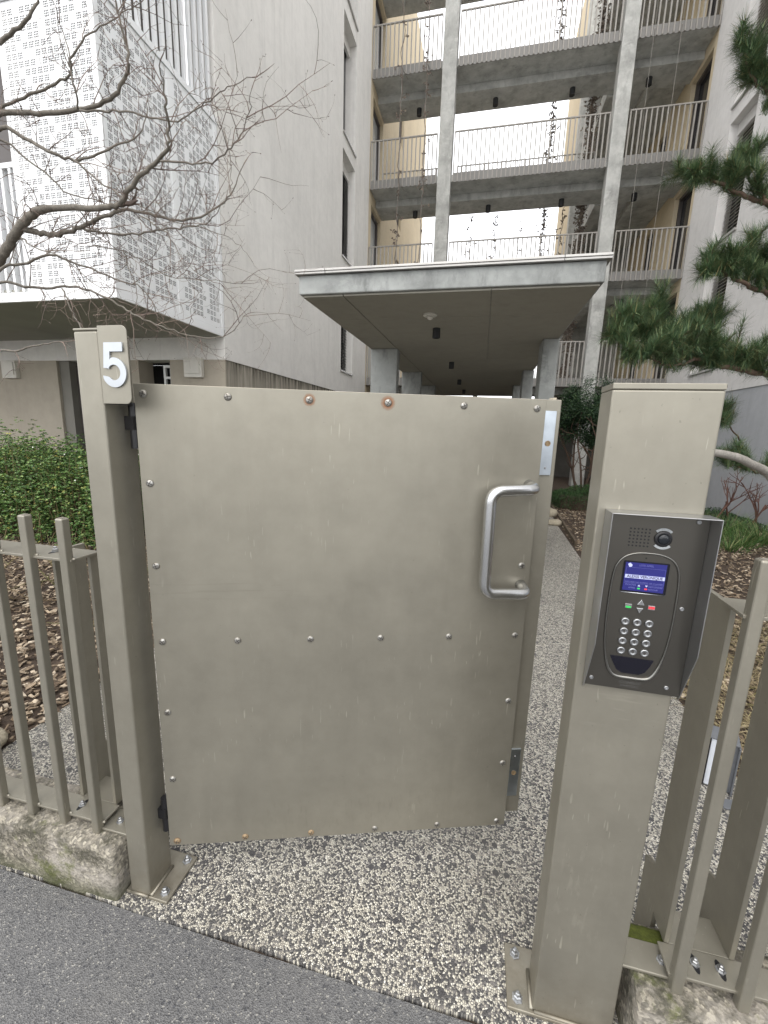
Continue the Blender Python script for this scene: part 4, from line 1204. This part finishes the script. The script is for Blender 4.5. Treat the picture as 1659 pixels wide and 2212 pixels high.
o = ed.build('timber_edging', simple('edging_wood', (.10, .075, .05), .9, 0, .3, 20))
tag(o, 'low dark timber edging between path and mulch bed', 'edging')

# ---- bare tree on the left
TR = thing('bare_tree', (-3.75, 2.35, 0), 'leafless tree with long bare branches in front of the perforated white bay', 'tree')
TRUNK = [(-3.75, 2.35, -.05, .085), (-3.74, 2.36, .6, .075), (-3.70, 2.38, 1.3, .068), (-3.66, 2.42, 2.1, .06), (-3.62, 2.5, 2.9, .05), (-3.6, 2.6, 3.7, .04), (-3.55, 2.65, 4.6, .025)]
mb = MB()
sp = spline(TRUNK, 5)
mb.tube([p[:3] for p in sp], [p[3] for p in sp], 12)
rr = random.Random(11)
starts = []
for L in LIMBS:
    pts = list(L)
    if pts[0][0] < -2.95:      # limb that enters from the left: grow it out of the trunk
        z = max(.9, pts[0][2] - .28)
        tp = min(sp, key=lambda q: abs(q[2] - z))
        r = pts[0][3]
        pts = [(tp[0], tp[1], tp[2], min(r * 1.35, tp[3] * .8)), ((tp[0] + pts[0][0]) / 2, (tp[1] + pts[0][1]) / 2, (tp[2] + pts[0][2]) / 2 - .02, r * 1.1)] + pts
    q = spline(pts, 4)
    q = [np.concatenate((p[:3] + np.array([rr.gauss(0, .004) for _ in range(3)]), p[3:])) for p in q]
    mb.tube([p[:3] for p in q], [max(.0016, p[3] * (.8 if p[3] > .027 else .66)) for p in q], 8 if pts[0][3] > .012 else 6)
    starts.append(q)
mb.build('limbs', M['bark'], TR, smooth=True)
tw = MB()
def twig(p, d, L, r, lvl):
    n = 6 if lvl < 2 else 4
    pts, rad = [np.array(p, float)], [r]
    d = unit(d)
    curl = np.array([rr.gauss(0, .26), rr.gauss(0, .18), rr.gauss(.04, .26)])
    kids = []
    for i in range(n):
        d = unit(d + curl * .42 + np.array([rr.gauss(0, .13) for _ in range(3)]))
        pts.append(pts[-1] + d * L / n)
        rad.append(r * (1 - .75 * (i + 1) / n))
        kids.append((pts[-1], d))
    tw.tube([tuple(q) for q in pts], rad, 4 if lvl < 2 else 3, caps=False)
    if lvl < 2:
        for q, dd in kids:
            if rr.random() < (.72 if lvl == 0 else .22):
                s = unit(np.cross(dd, [rr.gauss(0, 1) for _ in range(3)]))
                twig(q, unit(dd * .55 + s * .95), L * rr.uniform(.3, .62), r * .62, lvl + 1)
    else:
        tw.lathe(tuple(pts[-1]), tuple(d), [(r * .9, -.002), (r * 1.5, .002), (r * .5, .006)], 4)
for q in starts:
    for i in range(1, len(q) - 1):
        p, t = q[i][:3], unit(q[min(i + 1, len(q) - 1)][:3] - q[i - 1][:3])
        if p[0] < -3.35 or q[i][3] > .034:
            continue
        for _ in range(1):
            if rr.random() < .64:
                continue
            s = unit(np.cross(t, [rr.gauss(0, .5), rr.gauss(0, 1), rr.gauss(0, .5)]))
            if s[2] < 0 and rr.random() < .30:
                s = -s
            dvec = unit(t * .85 + s * .85 + np.array((.06, 0, .02)))
            twig(p, dvec, rr.uniform(.12, .46), min(.0034, .0015 + q[i][3] * .18), 0)
    twig(q[-1][:3], unit(q[-1][:3] - q[-2][:3]), rr.uniform(.08, .16), max(.0014, q[-1][3] * .9), 1)
tw.build('twigs', M['twig'], TR)

# ---- pine on the right
PT = thing('pine_tree', (2.35, 2.5, 0), 'dark green pine with long needles reaching in beside the intercom post', 'tree')
mb = MB()
PTR = [(2.35, 2.5, -.05, .10), (2.33, 2.5, .8, .09), (2.25, 2.55, 1.6, .08), (2.28, 2.6, 2.5, .065), (2.22, 2.65, 3.6, .05), (2.25, 2.7, 5.0, .03)]
spn = spline(PTR, 5)
mb.tube([p[:3] for p in spn], [p[3] for p in spn], 12)
rr = random.Random(21)
pale = MB()
plimbs = []
for li, L in enumerate(PINE):
    pts = list(L)
    if pts[0][0] > 1.25 and li in (0, 4, 6, 8, 9, 10):
        z = max(.9, pts[0][2] - .15)
        tp = min(spn, key=lambda q: abs(q[2] - z))
        pts = [(tp[0], tp[1], tp[2], pts[0][3] * 1.4), ((tp[0] + pts[0][0]) / 2, (tp[1] + pts[0][1]) / 2, (tp[2] + pts[0][2]) / 2, pts[0][3] * 1.2)] + pts
    q = spline(pts, 5)
    q = [np.concatenate((p[:3] + np.array([rr.gauss(0, .004 if li != 9 else .0008) for _ in range(3)]), p[3:])) for p in q]
    (pale if li == 9 else mb).tube([p[:3] for p in q], [max(.0025, p[3] * (.72 if li == 9 else .75)) for p in q], 10)
    if li != 9:
        plimbs.append((li, q))
ndl = MB()
def tuft(p, d, n, L):
    """the end of a shoot: needles all round, swept forward"""
    d = unit(d)
    for _ in range(n):
        k = rr.random()
        s = unit(np.cross(d, [rr.gauss(0, 1) for _ in range(3)]))
        dv = unit(d * rr.uniform(.25, 1.3) + s * rr.uniform(.5, 1.1) + np.array((0, 0, .10)))
        add_blade(ndl, np.asarray(p) - d * k * .075, dv, L * rr.uniform(.7, 1.15), .0010, rr.uniform(.05, .4), rr, 2)
def shoot(p, d, L, r, lvl):
    d = unit(d)
    pts = [np.array(p, float)]
    n = 4
    for i in range(n):
        d = unit(d + np.array([rr.gauss(0, .12), rr.gauss(0, .12), rr.gauss(.05, .10)]))
        pts.append(pts[-1] + d * L / n)
        if i >= 1:
            tuft(pts[-1], d, 26, .060)
    mb.tube([tuple(q) for q in pts], [r * (1 - .5 * i / n) for i in range(n + 1)], 5, caps=False)
    tuft(pts[-1], d, 44, .064)
    if lvl < 1:
        for q in pts[1:]:
            for _ in range(2):
                s = unit(np.cross(d, [rr.gauss(0, .6), rr.gauss(0, .6), rr.gauss(0, 1)]))
                shoot(q, unit(d * .6 + s * .8 + np.array((0, 0, .12))), L * rr.uniform(.45, .8), r * .7, lvl + 1)
for li, q in plimbs:
    st = 14 if li in (0,) else (8 if li in (4, 6, 8, 10) else 1)
    for i in range(st, len(q)):
        if rr.random() < (.12 if li == 0 else .38):
            continue
        t = unit(q[i][:3] - q[i - 1][:3])
        s = unit(np.cross(t, [rr.gauss(0, .5), rr.gauss(0, 1), rr.gauss(0, .3)]))
        if s[2] < 0:
            s = -s
        shoot(q[i][:3], unit(t * .7 + s * .75 + np.array((0, 0, .10))), rr.uniform(.06, .12), .003, 0 if rr.random() < .5 else 1)
    t = unit(q[-1][:3] - q[-2][:3])
    shoot(q[-1][:3], t, .07, .0035, 0)
mb.build('limbs', M['pinebark'], PT, smooth=True)
pale.build('pale_limb', M['palebark'], PT, smooth=True)
ndl.build('needles', M['needles'], PT)

# ---- leafy hedge at the left
HB = thing('hedge_shrub', (-5.4, 4.6, 0), 'dense small leaved green shrub hedge against the beige wall', 'hedge')
rr = random.Random(31)
from mathutils import noise as mn
lf, st, fl = MB(), MB(), MB()
def hedge_top(x, y):
    return 1.06 + .30 * mn.noise(Vector((x * 1.5, y * 1.5, 3))) + .22 * mn.noise(Vector((x * 4.5, y * 4.5, 1)))
made = 0
for k in range(1150):
    x, y = rr.uniform(-7.6, -4.15), rr.uniform(3.85, 5.5)
    ht = hedge_top(x, y) * min(1, .62 + .5 * min(1, (y - 3.85) / .35)) * min(1, .6 + .9 * min(1, (-4.15 - x) / .3))
    n = 5
    pts = [np.array((x + rr.gauss(0, .03), y, 0.0))]
    for i in range(n):
        pts.append(pts[-1] + np.array((rr.gauss(0, .03), rr.gauss(-.01, .03), ht / n)))
    if k % 3 == 0:
        st.tube([tuple(p) for p in pts], [.006, .005, .004, .003, .002, .0015], 4, caps=False)
    up = rr.uniform(.86, 1.1) if rr.random() < .9 else rr.uniform(1.1, 1.3)
    for i in range(21):
        t = 1 - rr.random() ** 1.35 * .96
        seg = min(n - 1, int(t * n))
        c = pts[seg] + (pts[seg + 1] - pts[seg]) * (t * n - seg)
        c = c + np.array((rr.gauss(0, .035), rr.gauss(0, .035), rr.gauss(0, .02)))
        c[2] = max(.03, c[2] * up)
        a = rr.uniform(0, 6.28)
        dn = (math.cos(a) * .8, math.sin(a) * .8 - .25, rr.uniform(.2, 1.0))
        for s_ in (0, 2.2, 4.3):
            b = a + s_
            add_leaf(lf, c, (rr.gauss(0, .4), rr.gauss(-.4, .4), 1), (math.cos(b), math.sin(b), rr.uniform(-.1, .7)), rr.uniform(.024, .042), rr.uniform(.010, .016))
    if rr.random() < .03:
        c = pts[-1] + np.array((rr.gauss(0, .05), -.05, -rr.random() * .3))
        fl.lathe(tuple(c), (rr.gauss(0, .5), -1, .6), [(.001, 0), (.009, .003), (.007, .006)], 5)
lf.build('leaves', M['leaves'], HB)
st.build('stems', M['rose'], HB)
fl.build('flowers', M['flower'], HB)

# ---- thorny bare stems in the mulch
RS = thing('rose_bush', (-3.2, 3.0, 0), 'low straggly rose bush with bare greenish stems in the mulch', 'shrub')
rr = random.Random(41)
mb = MB()
for k in range(46):
    p = np.array((rr.uniform(-4.6, -2.3), rr.uniform(2.2, 3.75), .02))
    d = unit((rr.gauss(0, .8), rr.gauss(0, .6), rr.uniform(.3, 1.1)))
    pts = [p]
    L = rr.uniform(.25, .7)
    for i in range(6):
        d = unit(d + np.array((rr.gauss(0, .18), rr.gauss(0, .18), rr.gauss(-.07, .15))))
        q = pts[-1] + d * L / 6
        q[2] = max(.025, q[2])
        pts.append(q)
        if rr.random() < .55:
            e = q + unit((rr.gauss(0, 1), rr.gauss(0, 1), rr.uniform(0, 1))) * rr.uniform(.05, .14)
            mb.tube([tuple(q), tuple((q + e) / 2 + np.array((0, 0, .01))), tuple(e)], [.0028, .002, .001], 4, caps=False)
    mb.tube([tuple(q) for q in pts], [.0045 - .0005 * i for i in range(7)], 5, caps=False)
mb.build('stems', M['rose'], RS)

# ---- dark yew-like tree beyond the gate
def leafy_tree(loc, label, trunk, crown, n, mat, seed, barkm, L, W):
    T = thing('evergreen_tree', loc, label, 'tree')
    rr = random.Random(seed)
    mb = MB()
    x, y = loc[0], loc[1]
    tips = []
    for k in range(trunk):
        a = 2 * math.pi * k / trunk + rr.uniform(-.4, .4)
        p = np.array((x + .05 * math.cos(a), y + .05 * math.sin(a), -.02))
        d = unit((.22 * math.cos(a), .22 * math.sin(a), 1))
        pts = [p]
        for i in range(7):
            d = unit(d + np.array((rr.gauss(0, .14), rr.gauss(0, .14), .05)))
            pts.append(pts[-1] + d * crown[2] / 7)
            if i > 1:
                e = pts[-1]
                dd = unit((rr.gauss(0, 1), rr.gauss(0, 1), rr.uniform(.2, .9)))
                mb.tube([tuple(e), tuple(e + dd * .25), tuple(e + dd * .45 + np.array((0, 0, .08)))], [.012, .008, .004], 5, caps=False)
        mb.tube([tuple(q) for q in pts], [.032 * (1 - .1 * i) for i in range(8)], 7, caps=False)
    mb.build('trunk', barkm, T, smooth=True)
    lf = MB()
    cs = []
    for k in range(90):
        while True:
            q = np.array([rr.uniform(-1, 1) for _ in range(3)])
            if .2 < np.linalg.norm(q) < 1:
                break
        cs.append(np.array((x, y, crown[3])) + q * np.array((crown[0], crown[1], crown[4])))
    for k in range(n):
        c = rr.choice(cs) + np.array([rr.gauss(0, .085) for _ in range(3)])
        d = unit((rr.gauss(0, 1), rr.gauss(0, 1), rr.uniform(-.2, 1)))
        add_leaf(lf, c, (rr.gauss(0, .6), rr.gauss(-.3, .6), 1), d, L * rr.uniform(.7, 1.3), W)
    lf.build('crown', mat, T)
    return T
leafy_tree((2.35, 10.4, 0), 'dark evergreen tree with several thin trunks beyond the gate opening', 6, (.85, .8, 1.9, 1.95, .72), 26000, M['yew'], 51, M['pinebark'], .05, .010)
leafy_tree((3.1, 9.2, 0), 'small blue green conifer beside the dark evergreen tree', 3, (.35, .35, 1.0, 1.25, .35), 5000, M['needles'], 52, M['pinebark'], .06, .004)

def low_hedge(name, x0, x1, y0, y1, h, n, mat, label, seed, L=.035, W=.007):
    rr = random.Random(seed)
    mb = MB()
    for k in range(n):
        x, y = rr.uniform(x0, x1), rr.uniform(y0, y1)
        t = h * (.75 + .35 * mn.noise(Vector((x * 3, y * 3, seed)))) * min(1, .55 + 2.2 * min(x - x0, x1 - x, y - y0, y1 - y))
        z = t * (1 - rr.random() ** 2 * .9)
        add_leaf(mb, (x, y, max(.02, z)), (rr.gauss(0, .5), rr.gauss(-.3, .5), 1), (rr.gauss(0, .6), rr.gauss(-.2, .6), rr.uniform(.2, 1.2)), L * rr.uniform(.7, 1.3), W)
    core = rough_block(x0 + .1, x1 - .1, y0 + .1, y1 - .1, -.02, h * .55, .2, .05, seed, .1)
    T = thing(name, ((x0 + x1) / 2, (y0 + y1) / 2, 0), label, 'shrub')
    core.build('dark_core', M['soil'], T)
    mb.build('leaves', mat, T)
low_hedge('ground_cover', 1.52, 3.3, 9.0, 10.0, .52, 14000, M['cover'], 'low spreading green shrub beneath the dark evergreen tree', 61)
low_hedge('ground_cover', 3.5, 4.8, 8.0, 9.6, .22, 6000, M['yew'], 'low dark creeping shrub at the foot of the pale plinth', 62)

# ---- red stemmed shrubs by the pale plinth
rr = random.Random(71)
for (x, y, lab) in ((4.12, 8.5, 'upright shrub of forked red brown stems nearest the intercom post'), (4.42, 8.55, 'slender single stemmed red shrub before the pale plinth'), (4.6, 8.3, 'many branched red brown shrub half behind the tall grass')):
    T = thing('red_stemmed_shrub', (x, y, 0), lab, 'shrub', 'red stemmed shrubs before the plinth')
    mb = MB()
    def rs(p, d, L, r, lvl):
        pts = [np.array(p, float)]
        d = unit(d)
        for i in range(4):
            d = unit(d + np.array((rr.gauss(0, .13), rr.gauss(0, .13), .06)))
            pts.append(pts[-1] + d * L / 4)
        mb.tube([tuple(q) for q in pts], [r * (1 - .09 * i) for i in range(5)], 6, caps=False)
        if lvl < 3:
            for _ in range(2 if lvl else 3):
                s = unit(np.cross(d, [rr.gauss(0, 1) for _ in range(3)]))
                rs(pts[rr.choice((2, 3, 4))], unit(d + s * .55), L * rr.uniform(.5, .85), r * .62, lvl + 1)
    rs((x, y, -.01), (rr.gauss(0, .15), rr.gauss(0, .15), 1), .5, .018, 0)
    if 'many' in lab:
        rs((x + .05, y, -.01), (-.4, 0, 1), .5, .02, 0)
    mb.build('stems', M['redstem'], T, smooth=True)

# ---- grass
def grass_clump(x, y, n, h, label, seed, spread=.12):
    rr = random.Random(seed)
    mb = MB()
    for k in range(n):
        a, d0 = rr.uniform(0, 6.28), abs(rr.gauss(0, spread))
        add_blade(mb, (x + d0 * math.cos(a), y + d0 * math.sin(a), 0), (math.cos(a) * .5, math.sin(a) * .5, 1), h * rr.uniform(.5, 1.15), .0035, rr.uniform(.3, 1.6), rr, 5)
    o = mb.build('grass_clump', M['grass'])
    tag(o, label, 'grass', 'grass clumps in the mulch bed')
for i, (x, y, n, h) in enumerate(((3.55, 7.3, 260, .45), (3.9, 7.7, 300, .5), (3.75, 6.9, 240, .42), (4.15, 7.2, 300, .5), (3.45, 6.6, 160, .3), (4.3, 6.5, 220, .4))):
    grass_clump(x, y, n, h, 'tuft of long green grass in the bark mulch near the pale plinth', 80 + i)
rr = random.Random(91)
mb = MB()
for k in range(5200):
    x, y = rr.uniform(1.22, 2.4), rr.uniform(1.75, 3.9)
    if x < 1.24 + .02 * math.sin(y * 9) or (y < 2.1 and rr.random() < .6):
        continue
    a = rr.uniform(0, 6.28)
    add_blade(mb, (x, y, rr.uniform(.01, .05)), (math.cos(a), math.sin(a), rr.uniform(-.1, .6)), rr.uniform(.06, .2), .0018, rr.uniform(.2, 1.2), rr, 4)
o = mb.build('dry_grass', M['dry'])
kind(tag(o, 'matted dry straw coloured grass behind the fence by the intercom', 'dry grass'), 'stuff')

# ---- cables with climbing vines on the gallery
rr = random.Random(101)
CABLES = ['bare steel climbing cable before the railing bay next to the white block',
          'steel climbing cable with thin dry vine before the railing bay next to the white block',
          'vine covered cable behind the railing just right of the slim concrete column',
          'vine covered cable behind the railing with the twiggy shrub at its foot',
          'thinly overgrown cable behind the middle of the wide railing',
          'tall cable wrapped in dry vine rising through several gallery floors',
          'vine covered cable behind the railing close to the cream rear wall',
          'cable thickly wrapped in dark dry vine beside the concrete column',
          'bare steel climbing cable before the right bay, next to the concrete column',
          'bare steel climbing cable before the right bay, next to the pale block']
vine_m = make_varied('dry_vine', [(0, (.10, .08, .065)), (.6, (.16, .13, .11)), (1, (.24, .20, .15))], .8)
for i, (x, z0, z1, dens) in enumerate(((-2.9, 2.9, 14.0, .25), (-2.2, 2.9, 14.0, .5), (-.85, 2.9, 8.4, .8), (-.1, 2.9, 8.4, .9), (.65, 2.9, 8.4, .35), (1.35, 2.9, 14, 1.3), (1.9, 2.9, 8.4, .9), (2.42, 2.0, 14, 2.2), (3.35, 2.9, 14, .0), (3.95, 2.9, 14, .0))):
    y = 13.40 if i < 2 or i > 7 else 15.35
    if i == 7:
        y = 15.25
    T = thing('climbing_cable', (x, y, z0), CABLES[i], 'cable', 'climbing cables on the gallery')
    MB().cyl((x, y, z0), (x, y, z1), .004, n=5).build('cable', M['rail'], T)
    for z in FL:
        if z0 - .1 < z < z1 + .3:
            ya, yb = (13.40, 13.75) if y < 14 else (15.0, y)
            MB().tube([(x, y, z + .02), (x + .10, yb if y < 14 else ya, z - .03)], .011, 6).build('bracket', M['rail'], T)
    if dens:
        mb = MB()
        for s_ in range(max(1, int(dens * 2))):
            ph = rr.uniform(0, 6)
            pts = []
            zz = z0
            while zz < z1:
                pts.append((x + .03 * math.sin(zz * 5 + ph) + rr.gauss(0, .012), y + .03 * math.cos(zz * 5 + ph), zz))
                zz += .12
            mb.tube(pts, .010, 4, caps=False)
            for p in pts:
                for _ in range(2):
                    if rr.random() < dens * .45:
                        d_ = unit((rr.gauss(0, 1), rr.gauss(0, .5), rr.gauss(0, .6)))
                        L = rr.uniform(.06, .28)
                        e = np.array(p) + d_ * L
                        mb.tube([p, tuple((np.array(p) + e) / 2 + np.array((0, 0, .02))), tuple(e)], [.008, .006, .004], 3, caps=False)
                        for _ in range(4):
                            add_leaf(mb, np.array(p) + d_ * L * rr.random(), (0, -1, rr.gauss(0, .5)), (rr.gauss(0, 1), 0, rr.gauss(0, 1)), .075, .022)
        mb.build('vine', vine_m, T)
# small leafy shrub on the first gallery floor
mb = MB()
rr = random.Random(111)
for k in range(120):
    x = rr.uniform(-.7, 1.6)
    d_ = unit((rr.gauss(0, .5), rr.gauss(0, .3), 1))
    L = rr.uniform(.4, 1.3) * (1 - .25 * abs(x - .5))
    p = np.array((x, 15.5, FL[1] + .1))
    mb.tube([tuple(p), tuple(p + d_ * L * .5), tuple(p + d_ * L + np.array((rr.gauss(0, .1), 0, 0)))], [.009, .007, .004], 3, caps=False)
    for _ in range(16):
        add_leaf(mb, p + d_ * L * rr.uniform(.3, 1) + np.array((rr.gauss(0, .06), 0, 0)), (0, -1, .3), (rr.gauss(0, 1), 0, rr.gauss(0, 1)), .10, .028)
o = mb.build('climbing_shrub', vine_m)
tag(o, 'thin twiggy shrub showing against the sky behind the gallery railing', 'shrub')

# ---- low path light beside the fence
PLt = thing('path_light', (1.12, 1.86, 0), 'low grey metal path light with a pale reflector behind the fence', 'lamp')
wht = simple('reflector', (.66, .70, .76), .35, 0, .05, 20)
gry = simple('light_grey_metal', (.17, .18, .195), .45, .3, .08, 20)
LA, LB_ = R(-22), None
def lrot(mb):
    c, s_ = math.cos(LA), math.sin(LA)
    mb.v = [(1.058 + x * c - y * s_, 1.892 + x * s_ + y * c, z) for x, y, z in mb.v]
    return mb
lrot(MB().box(0.004, .050, 0.002, .006, .006, .232)).build('reflector', wht, PLt, bevel=.001)
lrot(MB().box(-.002, .10, -.002, .10, .233, .239)).build('hood', gry, PLt, bevel=.001)
lrot(MB().box(-.003, .003, -.002, .09, .002, .2325)).build('side', M['black'], PLt)
lrot(MB().box(.097, .102, -.012, .09, .002, .2325)).build('side', gry, PLt)
lrot(MB().box(.0035, .0965, .007, .09, .004, .2325)).build('body', gry, PLt)
MB().box(1.085, 1.185, 1.765, 1.82, .001, .009).build('foot', gry, PLt, bevel=.002)
